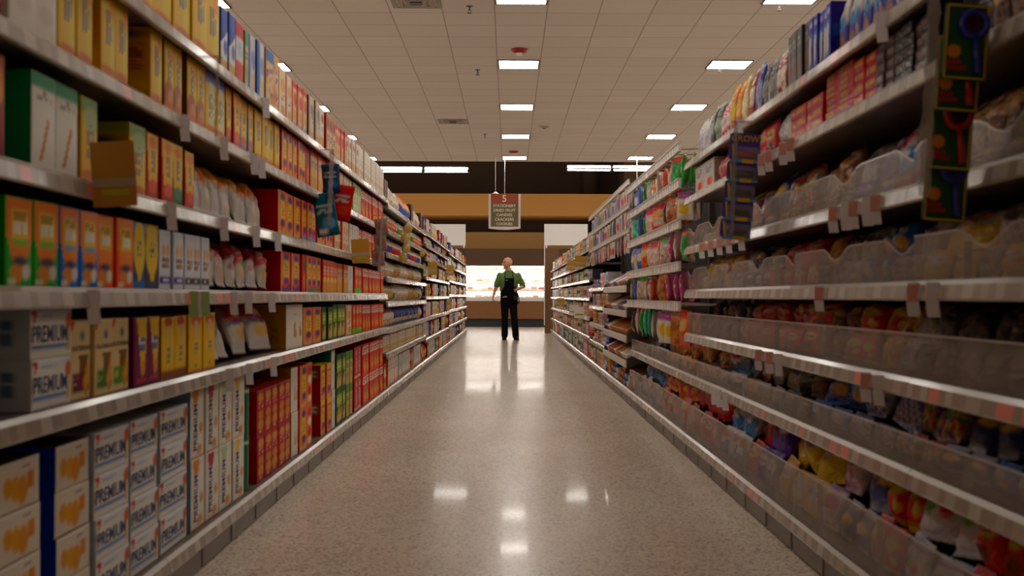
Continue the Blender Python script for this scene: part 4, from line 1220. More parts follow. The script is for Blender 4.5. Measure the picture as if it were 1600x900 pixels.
PL = ['left bottom shelf', 'left fifth shelf', 'left fourth shelf', 'left third shelf', 'left second shelf', 'left top shelf']
row(-1, LN[5], PL[5], [
    (168, 343, 6, 'yelA', .262), (345, 366, 2, 'bxN', .25), (367, 379, 1, 'bxR', .25), (380, 386, 1, 'trT', .24), (388, 411, 2, 'bxB', .255),
    (413, 433, 1, 'bigOr', .26), (435, 447, 1, 'crmR', .245), (447, 456, 1, 'crmR', .235), (457, 478, 3, 'ritR', .24), (483, 500, 2, 'brnC', .25), (500, 507, 1, 'whtT', .245), (508, 523, 3, 'brnR', .235),
    (524, 541, 4, 'ritR', .235), (541, 560, 5, 'whtT', .24), (560, 599, 11, 'whtN', .24)])
row(-1, LN[4], PL[4], [
    (-20, 8, 1, 'redb', .235), (10, 90, 2, 'choc', .235), (92, 146, 2, 'yelA', .235), (154, 198, 2, 'yelA', .234), (235, 253, 1, 'yelA', .235), (256, 270, 1, 'yelB', .23), (271, 284, 1, 'yelB', .23),
    (291, 319, 2, 'yelB', .23), (320, 352, 2, 'yelC', .235), (354, 363, 1, 'yelN', .225), (364, 375, 1, 'yelR', .225), (377, 388, 1, 'yelT', .225), (389, 397, 1, 'yelT', .225), (398, 420, 2, 'yelA', .22), (421, 437, 2, 'yelA', .22),
    (440, 456, 2, 'ovT', .22), (457, 478, 3, 'ovT', .22), (479, 485, 1, 'redG', .22), (486, 502, 3, 'tanBlu', .23), (503, 529, 4, 'redTan', .225), (530, 551, 4, 'crmR', .215), (552, 565, 3, 'lime', .215), (566, 599, 7, 'ch2', .21)])
row(-1, LN[3], PL[3], [
    (-50, 10, 1, 'redb', .225), (46, 84, 1, 'wheat', .225), (86, 123, 1, 'wheat', .225), (125, 152, 1, 'yelD', .22), (203, 229, 1, 'yelD', .21), (231, 250, 1, 'yelR', .205), (251, 269, 1, 'yelR', .205), (270, 287, 1, 'yelG', .205), (288, 303, 1, 'yelR', .2),
    (306, 322, 1, 'bagO', .262, dict(lean=26, fw=1.12)), (323, 339, 1, 'bagY', .262, dict(lean=26, fw=1.12)), (340, 355, 1, 'bagO', .255, dict(lean=27, fw=1.12)), (356, 370, 1, 'bagY', .262, dict(lean=28, fw=1.1)), (371, 385, 1, 'bagO', .255, dict(lean=26, fw=1.1)), (386, 410, 2, 'bagY', .255, dict(lean=28, fw=1.1)), (411, 432, 2, 'bagO', .27, dict(lean=27, fw=1.1)),
    (436, 470, 3, 'ovT', .215), (471, 494, 3, 'ovB', .215), (495, 520, 4, 'ovT', .21), (521, 545, 4, 'crmR', .205), (546, 560, 3, 'wslim', .205), (561, 599, 8, 'ch2', .2)])
row(-1, LN[2], PL[2], [
    (-48, 4, 1, 'fitP', .2), (6, 90, 2, 'fitG', .2), (91, 152, 2, 'fitB', .2), (153, 208, 2, 'fitO', .2), (209, 229, 1, 'navy', .2), (230, 252, 1, 'navyB', .2), (253, 287, 2, 'wpur', .19), (288, 328, 3, 'wblk', .19),
    (331, 346, 1, 'bagY', .232, dict(lean=24, fw=1.12)), (347, 361, 1, 'bagO', .232, dict(lean=24, fw=1.12)), (362, 376, 1, 'bagP', .232, dict(lean=26, fw=1.1)), (377, 391, 1, 'bagR', .232, dict(lean=26, fw=1.1)), (392, 410, 1, 'bagRG', .238, dict(lean=24, fw=1.0)), (411, 423, 1, 'bagR', .236, dict(lean=26, fw=1.05)), (424, 438, 1, 'bagRG', .236, dict(lean=24, fw=1.05)),
    (441, 470, 2, 'ovP', .2), (471, 477, 1, 'redG', .2), (478, 503, 3, 'ovG', .2), (504, 528, 5, 'redTan', .195), (529, 544, 4, 'tanBlu', .19), (545, 553, 1, 'wslim', .19), (554, 566, 2, 'ch3', .19), (567, 599, 7, 'ch2', .19)])
row(-1, LN[1], PL[1], [
    (50, 114, 1, 'prem', .117, dict(tiers=2)), (116, 147, 1, 'flatP', .205), (148, 178, 1, 'flatG', .205), (179, 207, 1, 'flatL', .205), (208, 252, 2, 'purY', .205), (253, 294, 2, 'yelS', .2), (296, 337, 2, 'yelU', .205),
    (338, 352, 1, 'bagB', .22, dict(lean=8)), (353, 367, 1, 'bagO', .285, dict(lean=34, fw=1.1)), (368, 382, 1, 'bagO', .285, dict(lean=36, fw=1.1)), (384, 414, 1, 'chips', .28, dict(lean=24)), (416, 444, 1, 'chips', .28, dict(lean=24)),
    (449, 474, 1, 'pear', .225), (476, 503, 2, 'ovT', .205), (505, 519, 2, 'trG', .2), (520, 540, 3, 'trG', .215), (541, 551, 1, 'crmR', .21), (552, 567, 3, 'ch3', .205), (568, 599, 8, 'ch2', .2)])
row(-1, LN[0], PL[0], [
    (-62, -2, 1, 'graham', .111, dict(tiers=4)), (8, 74, 1, 'graham', .111, dict(tiers=4)), (97, 150, 1, 'graham', .111, dict(tiers=4)), (151, 204, 1, 'prem', .112, dict(tiers=4)), (208, 251, 1, 'prem', .112, dict(tiers=4)), (255, 298, 1, 'prem', .112, dict(tiers=4)),
    (303, 324, 1, 'premO', .246, dict(tiers=2)), (325, 345, 1, 'premR', .246, dict(tiers=2)), (346, 365, 1, 'premG', .246, dict(tiers=2)), (366, 384, 1, 'premY', .246, dict(tiers=2)),
    (387, 400, 1, 'tubeG', .215, dict(tiers=2)), (405, 457, 5, 'redSm', .2, dict(tiers=2)), (458, 468, 1, 'pear', .225, dict(tiers=2)), (469, 480, 1, 'ovT', .225, dict(tiers=2)), (481, 490, 1, 'orWav', .225, dict(tiers=2)), (504, 518, 2, 'yelTop', .205, dict(tiers=2)), (519, 524, 1, 'grnP', .24, dict(tiers=2)),
    (526, 541, 3, 'trG', .22, dict(tiers=2)), (542, 552, 2, 'trT', .22, dict(tiers=2)), (554, 566, 2, 'cheez', .225, dict(tiers=2)), (567, 599, 6, 'ch2', .225, dict(tiers=2))])
# film packs of round cookies lying at the near end
for tr in range(3):
    put('pack', -1, -1.15, 2.44, LN[1] + .022 + tr * .043, .21, .14, .042, f'left fifth shelf {["bottom", "middle", "top"][tr]}', tilt=88)


def fill(s, z, h, y0, y1, pal, place, shared, gap=.004, xf=XF, jit=.01):
    """Mixed runs of facings along a shelf, each (key, width, height factor, fewest, most)."""
    y = y0 + .02
    i = R.randrange(len(pal))
    while y < y1 - .08:
        key, w, hf, n0, n1 = pal[i % len(pal)]
        i += R.choice((1, 1, 2))
        form = DES[key]['form']
        for _ in range(R.randint(n0, n1)):
            if y + w > y1 - .01:
                break
            hh = h * hf * R.uniform(.96, 1)
            dp = .14 if form == 'box' else min(.07, w * .5) if form == 'bag' else w * .96
            if form in ('can', 'jar'):
                hh = min(hh, w * 1.15)
            x = xf + R.uniform(0, jit) + (dp / 2 + .005 if form == 'bag' else 0)
            ti = R.uniform(4, 9) if form == 'bag' else 0
            put(key, s, s * x, y + w / 2, z + .002, w * .95, hh, dp, place, tilt=ti, yaw=R.uniform(-3, 3) if form == 'bag' else 0, shared=shared)
            y += w
        y += gap


# left middle bays
yb0, yb1 = YB + .01, YB + 4.6
PB = {
    0: [('cbO', .19, .95, 5, 8), ('cbG', .2, .9, 4, 6), ('cbR', .2, .85, 1, 2), ('ctW', .22, .8, 1, 2)],
    1: [('cbW', .14, .9, 8, 12), ('cbG', .15, .9, 4, 6)],
    2: [('ckN', .17, .92, 8, 10), ('ckRd', .18, .92, 6, 8)],
    3: [('ckW', .18, .95, 6, 9), ('ckT', .17, .9, 5, 8), ('ckG', .17, .85, 1, 2)],
    4: [('ckG', .16, .9, 2, 4), ('ckW', .17, .92, 5, 8), ('ckT', .16, .9, 3, 4)],
    5: [('ckP', .17, .92, 3, 5), ('ckR', .17, .92, 4, 6), ('ckW', .17, .9, 3, 5)],
    6: [('ckG', .16, .92, 2, 3), ('ckO', .17, .95, 6, 9), ('ckW', .17, .95, 4, 6)],
    7: [('ckTop', .17, 1, 5, 7), ('ckW', .18, .95, 6, 8), ('cbBr', .3, .95, 1, 1)]}
HB = [.27, .17, .19, .18, .18, .17, .185, .225]
PLB = ['left middle bottom shelf'] + [f'left middle {nth(8 - i)} shelf' for i in range(1, 7)] + ['left middle top shelf']
for i, z in enumerate(LB):
    fill(-1, z, HB[i], yb0, yb1, PB[i], PLB[i], False)
mixL = [('cbW', .24, .9, 3, 5), ('cbY', .24, .85, 2, 3), ('ctY', .25, .85, 2, 4), ('cbR', .24, .9, 1, 3), ('cbG', .24, .92, 3, 5), ('ctR', .25, .85, 1, 2), ('cbB', .24, .9, 1, 2), ('cbGn', .24, .9, 1, 2), ('ctW', .26, .9, 2, 4), ('cbP', .24, .85, 1, 2), ('cbO', .24, .9, 2, 4), ('ctB', .25, .85, 1, 2), ('cbBr', .24, .95, 1, 1)]
y0 = YB + 4.6
for i, z in enumerate(LC):
    hh = (LC[i + 1] - z - .055) if i < len(LC) - 1 else .22
    fill(-1, z, hh, y0 + .01, y0 + 5.6, mixL, f'{["bottom", "eighth-level", "seventh-level", "sixth-level", "fifth-level", "fourth-level", "third-level", "top"][i]} shelf of left far bays', True)
y0 += 5.6
mixL2 = [(k, w * 1.35, h, a, b) for k, w, h, a, b in mixL] + [('ctY', .34, .85, 2, 4), ('cbY', .33, .9, 2, 3), ('ctR', .33, .85, 2, 3), ('ctB', .33, .85, 1, 2)]
for i, z in enumerate(LD):
    hh = (LD[i + 1] - z - .06) if i < len(LD) - 1 else .22
    fill(-1, z, hh, y0 + .01, YEND_L, mixL2, f'{["bottom", "sixth-level", "fifth-level", "fourth-level", "third-level", "second-level", "top"][i]} shelf of left farthest bays', True)

# ------------------------------------------------------------------ candy side
PR = ['right bottom shelf', 'right sixth shelf', 'right fifth shelf', 'right fourth shelf', 'right third shelf', 'right second shelf', 'right top shelf']
row(1, RN[6], PR[6], [
    (1084, 1102, 2, 'uW', .22), (1102, 1116, 2, 'uG', .24), (1117, 1134, 3, 'uR', .2), (1134, 1147, 2, 'uO', .25), (1148, 1160, 2, 'uT', .24), (1160, 1168, 1, 'uM', .25), (1168, 1181, 2, 'uN', .24), (1181, 1203, 3, 'uK', .22),
    (1203, 1229, 3, 'uM', .21), (1231, 1262, 4, 'tGy', .21), (1265, 1298, 5, 'tPu', .2), (1300, 1345, 4, 'tPw', .21), (1346, 1398, 4, 'tPw', .2), (1400, 1438, 2, 'cPu', .2), (1440, 1500, 3, 'uM', .2), (1502, 1620, 4, 'uK', .2)])
row(1, RN[5], PR[5], [
    (1086, 1115, 2, 'sRd', .155), (1117, 1132, 2, 'cRd', .15), (1134, 1176, 3, 'uM', .14), (1178, 1206, 2, 'cOr', .155), (1207, 1232, 2, 'uS', .155),
    (1234, 1283, 2, 'mOr', .041, dict(tiers=3)), (1286, 1330, 2, 'mOy', .041, dict(tiers=4)), (1331, 1364, 2, 'mOr', .037, dict(tiers=4)), (1366, 1393, 2, 'mDk', .032, dict(tiers=5)), (1396, 1425, 2, 'mSv', .031, dict(tiers=5)), (1427, 1452, 2, 'mDk', .035, dict(tiers=4)),
    (1454, 1530, 3, 'uK', .15), (1532, 1620, 3, 'cBn', .15)])


def bins(z, place, items, h, tilt, th=.045, acr=.1):
    """Bags stand behind the clear front, more bags lie heaped on top of them."""
    up = [q for q in RN if q > z + .05]
    room = ((up[0] if up else 9) - z) - .05
    for it in items:
        px0, px1, n, key = it[:4]
        a, b = cut(px0, px1, 1)
        n = max(n, round((b - a) / .235))
        w = (b - a) / n
        sc = it[4] if len(it) > 4 else 1.0
        for k in range(n):
            yc = a + w * (k + .5)
            tl = R.uniform(10, 22)
            put(key, 1, FACE + .082, yc, z + .008, w * .93, (acr - .004) / math.cos(math.radians(tl)) * R.uniform(.7, .86), th * .9, place + ' front row', tilt=tl, yaw=R.uniform(-5, 5), roll=R.uniform(-2, 2))
            tl = tilt + R.uniform(-14, 10)
            base = acr * R.uniform(.66, .8)
            hb = min(h * sc * R.uniform(.85, 1.1), (room - base - .012) / math.cos(math.radians(tl)))
            ro = R.choice((-1, 1)) * R.uniform(2, 11)
            put(key, 1, FACE + .135 + R.uniform(0, .03), yc + R.uniform(-.01, .01), z + base, w * R.uniform(.94, 1.08), hb, th * 1.9, place + ' heap', tilt=tl, roll=ro, yaw=R.uniform(-13, 13))


bins(RN[4], PR[4], [(1085, 1128, 2, 'cPp'), (1129, 1160, 2, 'cMx'), (1161, 1196, 2, 'cNv'), (1197, 1236, 2, 'cMx'), (1237, 1288, 3, 'cBw'), (1289, 1312, 1, 'cSv'), (1313, 1343, 2, 'cPu'), (1344, 1372, 1, 'cWb'), (1373, 1402, 1, 'cRd'), (1403, 1500, 3, 'cBw'), (1501, 1620, 3, 'cBn')], .2, 28, acr=RA[4])
bins(RN[3], PR[3], [(1083, 1100, 1, 'cYl'), (1101, 1130, 2, 'cGd'), (1131, 1150, 1, 'cSv'), (1151, 1176, 2, 'cNv'), (1177, 1206, 2, 'cRd'), (1207, 1238, 2, 'cRd', 1.12), (1239, 1262, 1, 'cGd'), (1263, 1292, 2, 'cGy'), (1293, 1322, 2, 'cSv'), (1323, 1370, 2, 'cBl', 1.1), (1371, 1412, 2, 'cSv'), (1413, 1500, 2, 'cYl', 1.15), (1501, 1528, 1, 'cSv'), (1529, 1640, 2, 'cYl', 1.05)], .2, 30, acr=RA[3])
bins(RN[2], PR[2], [(1084, 1104, 1, 'cBk'), (1105, 1140, 2, 'cGy'), (1141, 1188, 3, 'cRd'), (1189, 1258, 2, 'cOr', 1.12), (1259, 1296, 2, 'cBn'), (1297, 1350, 2, 'cRdY', .9), (1351, 1377, 1, 'cGd'), (1378, 1404, 1, 'cSv'), (1405, 1500, 3, 'cGy', .9), (1501, 1640, 3, 'cBk', .95)], .19, 33, acr=RA[2])
bins(RN[1], PR[1], [(1002, 1030, 3, 'cNv', .85), (1031, 1074, 4, 'cGd'), (1075, 1110, 3, 'cGd', 1.0), (1111, 1145, 2, 'cWb'), (1146, 1166, 1, 'cGd'), (1167, 1206, 2, 'cSv'), (1207, 1228, 1, 'cBk'), (1229, 1246, 1, 'cBn'), (1247, 1304, 2, 'cBl', 1.15), (1305, 1374, 2, 'cPs'), (1375, 1440, 3, 'cMx'), (1441, 1518, 2, 'cNv', .9), (1519, 1640, 3, 'cBl')], .2, 36, acr=RA[1])
bins(RN[0], PR[0], [(992, 1017, 4, 'cWb', .9), (1018, 1040, 3, 'cRdY'), (1041, 1060, 2, 'cRdY', 1.05), (1061, 1112, 5, 'cRd', 1.08), (1113, 1150, 3, 'cWb'), (1151, 1166, 1, 'cOr'), (1167, 1196, 2, 'cPu'), (1197, 1262, 3, 'cYl', 1.05), (1263, 1288, 1, 'cPk'), (1289, 1338, 2, 'cNv'), (1339, 1382, 2, 'cRdY', .95), (1383, 1470, 2, 'cHt', 1.05), (1471, 1530, 2, 'cOr'), (1531, 1640, 3, 'cGd')], .22, 33, th=.06, acr=RA[0])

# peg section: hooks, label rails and hanging bags
PEG_Z = [1.85, 1.63, 1.385, 1.13, .89]
py0 = SEC['peg']
HK = None
hang = ['hGr', 'hRd', 'hWr', 'hBu', 'hOr', 'hGd', 'hTe', 'hPk', 'hCl', 'hYw', 'hBk']
HROW = [['hGr', 'hGr', 'hWr', 'hRd', 'hYw', 'hRd', 'hCl', 'hGr', 'hBu', 'hBu', 'hBk'], ['hYw', 'hGd', 'hGd', 'hBk', 'hRd', 'hOr', 'hWr', 'hGr', 'hBu', 'hTe', 'hRd'], ['hGr', 'hWr', 'hPk', 'hCl', 'hRd', 'hWr', 'hWr', 'hOr', 'hBu', 'hYw', 'hBu'],
        ['hPk', 'hPk', 'hPk', 'hGd', 'hGd', 'hRd', 'hWr', 'hWr', 'hCl', 'hBu', 'hCl'], ['hOr', 'hGd', 'hYw', 'hYw', 'hCl', 'hCl', 'hTe', 'hTe', 'hGr', 'hWr', 'hBk']]
for i, z in enumerate(PEG_Z):
    t = thing('peg_rail', f'white price rail over hanging candy bags, {nth(i + 1)} from the top', 'price rail', (1.0, py0 + 1.52, z), 0, 'white rails along the candy pegs')
    bm = bmesh.new()
    box(bm, .02, .032, -1.5, 1.5, -.026, .034)
    box(bm, .012, .0199, -1.5, 1.5, .028, .034)
    box(bm, .012, .0199, -1.5, 1.5, -.026, -.02)
    obj('channel', bm, M['white_rail'], t)
    for k in range(28):
        if R.random() < .85:
            obj('price_label', bbox(.0165, .0195, -1.47 + k * .105, -1.4 + k * .105, -.018, .026), M['white'], t)
    for k in range(11):
        yy = -1.38 + k * .276
        bm = bmesh.new()
        tube(bm, (.033, yy, .0), (.43, yy, .012), .0035, seg=6)
        tube(bm, (.033, yy, .0), (.033, yy, .025), .0035, seg=6)
        obj('hook', bm, M['chrome'], t)
    for k in range(11):
        key = HROW[i][k]
        h = .2 if i < 4 else .24
        for q in range(2):
            yy = py0 + 1.52 - 1.38 + k * .276
            put(key, 1, 1.075 + q * .075, yy, z - h - .012, .155, h * R.uniform(.85, 1.02), .05, f'{nth(i + 1)} peg row {["in front", "behind"][q]}', tilt=0, roll=R.uniform(-5, 5), yaw=R.uniform(-35, 35))

# stationery: carded goods on pegs above, slanted paper packs below
sy0 = SEC['stationery']
cards = ['bW', 'bR', 'bB', 'bK', 'bC', 'bP', 'bY']
for i, z in enumerate([1.95, 1.74, 1.53]):
    t = thing('peg_rail', f'pale price rail over carded stationery, {nth(i + 1)} from the top', 'price rail', (1.02, sy0 + 2.5, z), 0, 'pale rails along the stationery pegs')
    bm = bmesh.new()
    box(bm, .02, .03, -2.45, 2.45, -.02, .025)
    box(bm, .013, .0199, -2.45, 2.45, .02, .025)
    box(bm, .013, .0199, -2.45, 2.45, -.02, -.015)
    obj('channel', bm, M['white_rail'], t)
    for k in range(14):
        yy = -2.3 + k * .354
        bm = bmesh.new()
        tube(bm, (.031, yy, .0), (.41, yy, .012), .0035, seg=6)
        tube(bm, (.031, yy, .0), (.031, yy, .02), .0035, seg=6)
        obj('hook', bm, M['chrome'], t)
    for k in range(28):
        if k % 14 == 0:
            pass
        key = R.choice(['bR', 'bR', 'bW']) if k < 5 else R.choice(cards)
        put(key, 1, 1.066 + R.uniform(0, .03), sy0 + .2 + k * .172, z - .185, .125, .17, .02, f'{nth(i + 1)} stationery peg row', roll=R.uniform(-3, 3), yaw=R.uniform(-14, 14))
for i, z in enumerate(RS):
    hh = [.17, .14, .14, .14, .16][i]
    y = sy0 + (.06 if i == 0 else 2.54)
    k = 0
    while y < sy0 + 4.6:
        key = R.choice(['pBr', 'pBr', 'pRd', 'pWh', 'pBl'] if y < sy0 + 2.2 else ['pWh', 'pBl', 'pRd', 'sY', 'sW', 'sB'])
        w = R.uniform(.2, .34)
        if key[0] == 'p':
            nn = R.randint(2, 3)
            for q in range(nn):
                put(key, 1, 1.075 + q * .015, y + w / 2, z + .004 + q * hh / 3.2, w * .94, hh / 3.6, .26, f'right stationery {nth(5 - i)} shelf {["bottom", "middle", "top"][q]}', yaw=R.uniform(-2, 2))
        else:
            put(key, 1, 1.08, y + w / 2, z + .003, w * .94, hh, .15, f'right stationery {nth(5 - i)} shelf')
        y += w + .01
# sloping racks of envelopes and folders at the near end of the stationery
SL = math.radians(27)
tan_board = plain('tan_board', '#a8783c', .55)
for i, z in enumerate((.36, .58, .80, 1.02)):
    t = thing('sloping_rack', f'tan sloping stationery rack with white toothed lip, {nth(4 - i)} from the top', 'rack', (1.03, sy0 + 1.25, z), 0, 'sloping stationery racks')
    L = 1.17
    bm = bmesh.new()
    box(bm, 0, .42, -L, L, -.012, 0)
    bmesh.ops.rotate(bm, verts=bm.verts, cent=(0, 0, 0), matrix=Matrix.Rotation(-SL, 3, 'Y'))
    obj('board', bm, tan_board, t)
    bm = bmesh.new()
    box(bm, -.012, -.002, -L, L, -.03, .03)
    for k in range(46):
        yy = -L + .02 + k * .05
        box(bm, -.016, -.0121, yy, yy + .03, -.02, .02)
    obj('front_lip', bm, M['white_rail'], t)
    for a in (-1, 1):
        obj('side_bracket', prism([(.0, -.03), (.42, .10), (.42, .26), (.0, .05)], min(a * L, a * (L + .006)), max(a * L, a * (L + .006))), M['upright'], t)
    y = sy0 + .1
    ks = [['pRd', 'pBr', 'pWh', 'pWh'], ['pBr', 'pRd', 'pBr', 'pWh'], ['pBr', 'pRd', 'pWh', 'pBl'], ['pBl', 'pRd', 'pBr', 'pWh']][i]
    while y < sy0 + 2.36:
        key = R.choice(ks)
        w = R.uniform(.16, .26)
        if y + w > sy0 + 2.41:
            break
        for q in range(2):
            put(key, 1, 1.062 - math.sin(SL) * .031 * q, y + w / 2, z + .0215 + math.cos(SL) * .031 * q, w * .94, .028, .3, f'{nth(4 - i)} sloping rack {["under", "upper"][q]} layer', tilt=-27)
        y += w
mixR = [('tnG', .2, 1, 2, 3), ('sW', .24, .9, 2, 4), ('tnW', .2, 1, 2, 4), ('sB', .24, .9, 2, 3), ('jrY', .2, .9, 2, 4), ('tnR', .2, 1, 2, 4), ('sP', .24, .9, 1, 3), ('sK', .24, .85, 1, 3), ('jrW', .2, .9, 2, 4), ('sY', .24, .9, 2, 3), ('tnS', .2, 1, 2, 4), ('sG', .24, .9, 1, 2), ('sO', .24, .9, 2, 3), ('jrR', .2, .9, 1, 3), ('sT', .24, .9, 1, 3), ('tnO', .2, 1, 1, 3), ('jrB', .2, .9, 1, 2)]
gy0 = SEC['grocery']
LVR = ['bottom', 'sixth-level', 'fifth-level', 'fourth-level', 'third-level', 'second-level', 'top']
for i, z in enumerate(RD):
    hh = (RD[i + 1] - z - .06) if i < len(RD) - 1 else .22
    fill(1, z, hh, gy0 + .01, gy0 + 5.4, mixR, f'{LVR[i]} shelf of right grocery bays', True)
    fill(1, z, hh, gy0 + 5.41, YEND_R, [(k, w * 1.5, h, a, b) for k, w, h, a, b in mixR], f'{LVR[i]} shelf of right farthest grocery bays', True)
# ------------------------------------------------------------------ clip strips, talkers, tags
def at(px, py, d):
    return Vector(((px - 795) / F * d, d, CAM_Z + (463 - py) / F * d))


def clip_strip(p0, p1, label, w=.022):
    """Clear hanging strip with a row of notches, clipped to a rail."""
    p0, p1 = Vector(p0), Vector(p1)
    t = thing('clip_strip', label, 'display strip', p0, 0, 'clear hanging strips')
    n = 16
    bm = bmesh.new()
    rows = []
    for i in range(n + 1):
        q = (p1 - p0) * i / n
        ww = w * (.5 if i % 2 else .35)
        wob = .004 * math.sin(i * 1.3)
        rows.append([bm.verts.new((q.x - ww, q.y + wob, q.z)), bm.verts.new((q.x + ww, q.y + wob, q.z)), bm.verts.new((q.x + ww, q.y + wob + .0015, q.z)), bm.verts.new((q.x - ww, q.y + wob + .0015, q.z))])
    for a, b in zip(rows, rows[1:]):
        for k in range(4):
            bm.faces.new((a[k], a[(k + 1) % 4], b[(k + 1) % 4], b[k]))
    bm.faces.new(rows[0])
    bm.faces.new(rows[-1][::-1])
    obj('strip', bm, M['clear_strip'], t)
    sx = 1 if p0.x > 0 else -1
    bm = bmesh.new()
    box(bm, min(-.012, sx * .07), max(.012, sx * .07), -.012, .012, .001, .006)
    obj('clip', bm, M['clear_strip'], t)
    return t


def card_bm(w, h, t=.002, r=.1):
    """A thin card with clipped corners, in x,z, facing -y."""
    c = w * r
    pts = [(-w / 2 + c, -h / 2), (w / 2 - c, -h / 2), (w / 2, -h / 2 + c), (w / 2, h / 2 - c), (w / 2 - c, h / 2), (-w / 2 + c, h / 2), (-w / 2, h / 2 - c), (-w / 2, -h / 2 + c)]
    return prism(pts, 0, t)


def star(cx, cz, r, n, y0, y1):
    return prism([(cx + (r if i % 2 else r * .72) * math.cos(PI * i / n), cz + (r if i % 2 else r * .72) * math.sin(PI * i / n)) for i in range(2 * n)], y0, y1)


green_card = plain('green_card', '#0d4a2a', 0.4)
blue_toy = plain('blue_toy_plastic', '#1f2f9c', 0.25)
red_toy = plain('red_toy_plastic', '#a01c1c', 0.25)
orange_ink = plain('orange_ink', '#d8861a', 0.5)
clip_strip((.925, 2.452, 1.66), (.90, 2.452, 1.17), 'clear notched strip holding the green magnifier cards', .03)
for i, (px, py, mat, cn) in enumerate(((1519, 62, blue_toy, 'blue'), (1506, 112, red_toy, 'dark red'), (1494, 204, red_toy, 'red'), (1487, 286, blue_toy, 'violet-blue'))):
    p = at(px, py, 2.46 + i * .026)
    p.x -= .012
    t = thing('toy_card', f'green toy card with {cn} magnifier, {nth(i + 1)} from the top of its strip', 'toy card', p, 0, 'green magnifier cards on the near strip')
    t.rotation_euler = (0, math.radians(4), 0)
    obj('card', card_bm(.098, .168, .002, .06), green_card, t)
    bm = bmesh.new()
    for a in (-1, 1):
        box(bm, min(a * .0455, a * .0425), max(a * .0455, a * .0425), -.0012, -.0002, -.08, .08)
        box(bm, -.0424, .0424, -.0012, -.0002, min(a * .0805, a * .0775), max(a * .0805, a * .0775))
    obj('border_print', bm, M['yellow_ink'], t)
    bm = bmesh.new()
    bmesh.ops.create_circle
    R0, r0 = .027, .008
    seg, rs = 24, 8
    vs = [[bm.verts.new((.012 + (R0 + r0 * math.cos(2 * PI * j / rs)) * math.cos(2 * PI * i2 / seg), -.010 + r0 * math.sin(2 * PI * j / rs), .038 + (R0 + r0 * math.cos(2 * PI * j / rs)) * math.sin(2 * PI * i2 / seg))) for j in range(rs)] for i2 in range(seg)]
    for a in range(seg):
        for b in range(rs):
            bm.faces.new((vs[a][b], vs[(a + 1) % seg][b], vs[(a + 1) % seg][(b + 1) % rs], vs[a][(b + 1) % rs]))
    tube(bm, (.016, -.010, .006), (.028, -.010, -.068), .006, .011, 10)
    obj('magnifier', bm, mat, t, True)
    bm = bmesh.new()
    tube(bm, (.012, -.012, .038), (.012, -.009, .038), .021, seg=20)
    obj('lens', bm, plain('lens_dark_' + str(i), '#3a2430', 0.1), t)
    obj('price_burst', star(-.026, -.022, .017, 11, -.002, -.0004), orange_ink, t)
    bm = bmesh.new()
    for q in range(2):
        box(bm, -.04, .002 - q * .01, -.0014, -.0003, -.062 + q * .012, -.053 + q * .012)
    obj('caption_print', bm, M['red'], t)

clip_strip(at(1150, 190, 4.74), at(1143, 366, 4.74), 'clear strip holding the purple toy cards by the third bins', .02)
purple_card = plain('purple_card', '#5442b4', 0.4)
sky_ink = plain('sky_blue_ink', '#6ab4e4', 0.5)
for i in range(5):
    p = at(1163 - i * 3.5, 236 + i * 30, 4.76 + i * .006)
    t = thing('grow_toy_card', f'purple toy card in a clear tray, {nth(i + 1)} from the top of its strip', 'toy card', p, 0, 'purple cards on the second strip')
    t.rotation_euler = (0, math.radians(4), 0)
    hh = .118 if i == 0 else .084
    bm = card_bm(.13, hh, .002, .08)
    for v in bm.verts:
        v.co.z += .02 if i == 0 else 0
    obj('card', bm, purple_card, t)
    bm = bmesh.new()
    box(bm, -.045, .058, -.022, -.001, -.034, .02)
    bmesh.ops.bevel(bm, geom=list(bm.edges), offset=.006, segments=2, affect='EDGES')
    obj('tray', bm, M['clear'], t)
    bm = bmesh.new()
    box(bm, -.035, .05, -.016, -.003, -.026, .0)
    bmesh.ops.bevel(bm, geom=list(bm.edges), offset=.006, segments=3, affect='EDGES')
    obj('toy', bm, red_toy if i == 0 else plain('toy_dark_' + str(i), ['#4a3a4a', '#4a3038', '#2a3444', '#33304a'][i - 1], 0.4), t, True)
    obj('strip_print', bbox(-.062, .062, -.0255, -.0225, -.048, -.036), sky_ink, t)
    obj('label_print', bbox(-.012, .038, -.028, -.0257, -.05, -.034), M['yellow_ink'], t)
    obj('edge_print', prism([(-.055, .03), (-.046, .03), (-.04, -.034), (-.048, -.034)], -.004, -.0005), M['yellow_ink'], t)
    if i == 0:
        me = text_mesh('lettering', 'GROW', .037, M['yellow_ink'], .001)
        o = mesh_obj('lettering', me, t, (.0, -.003, .055), (PI / 2, 0, 0))

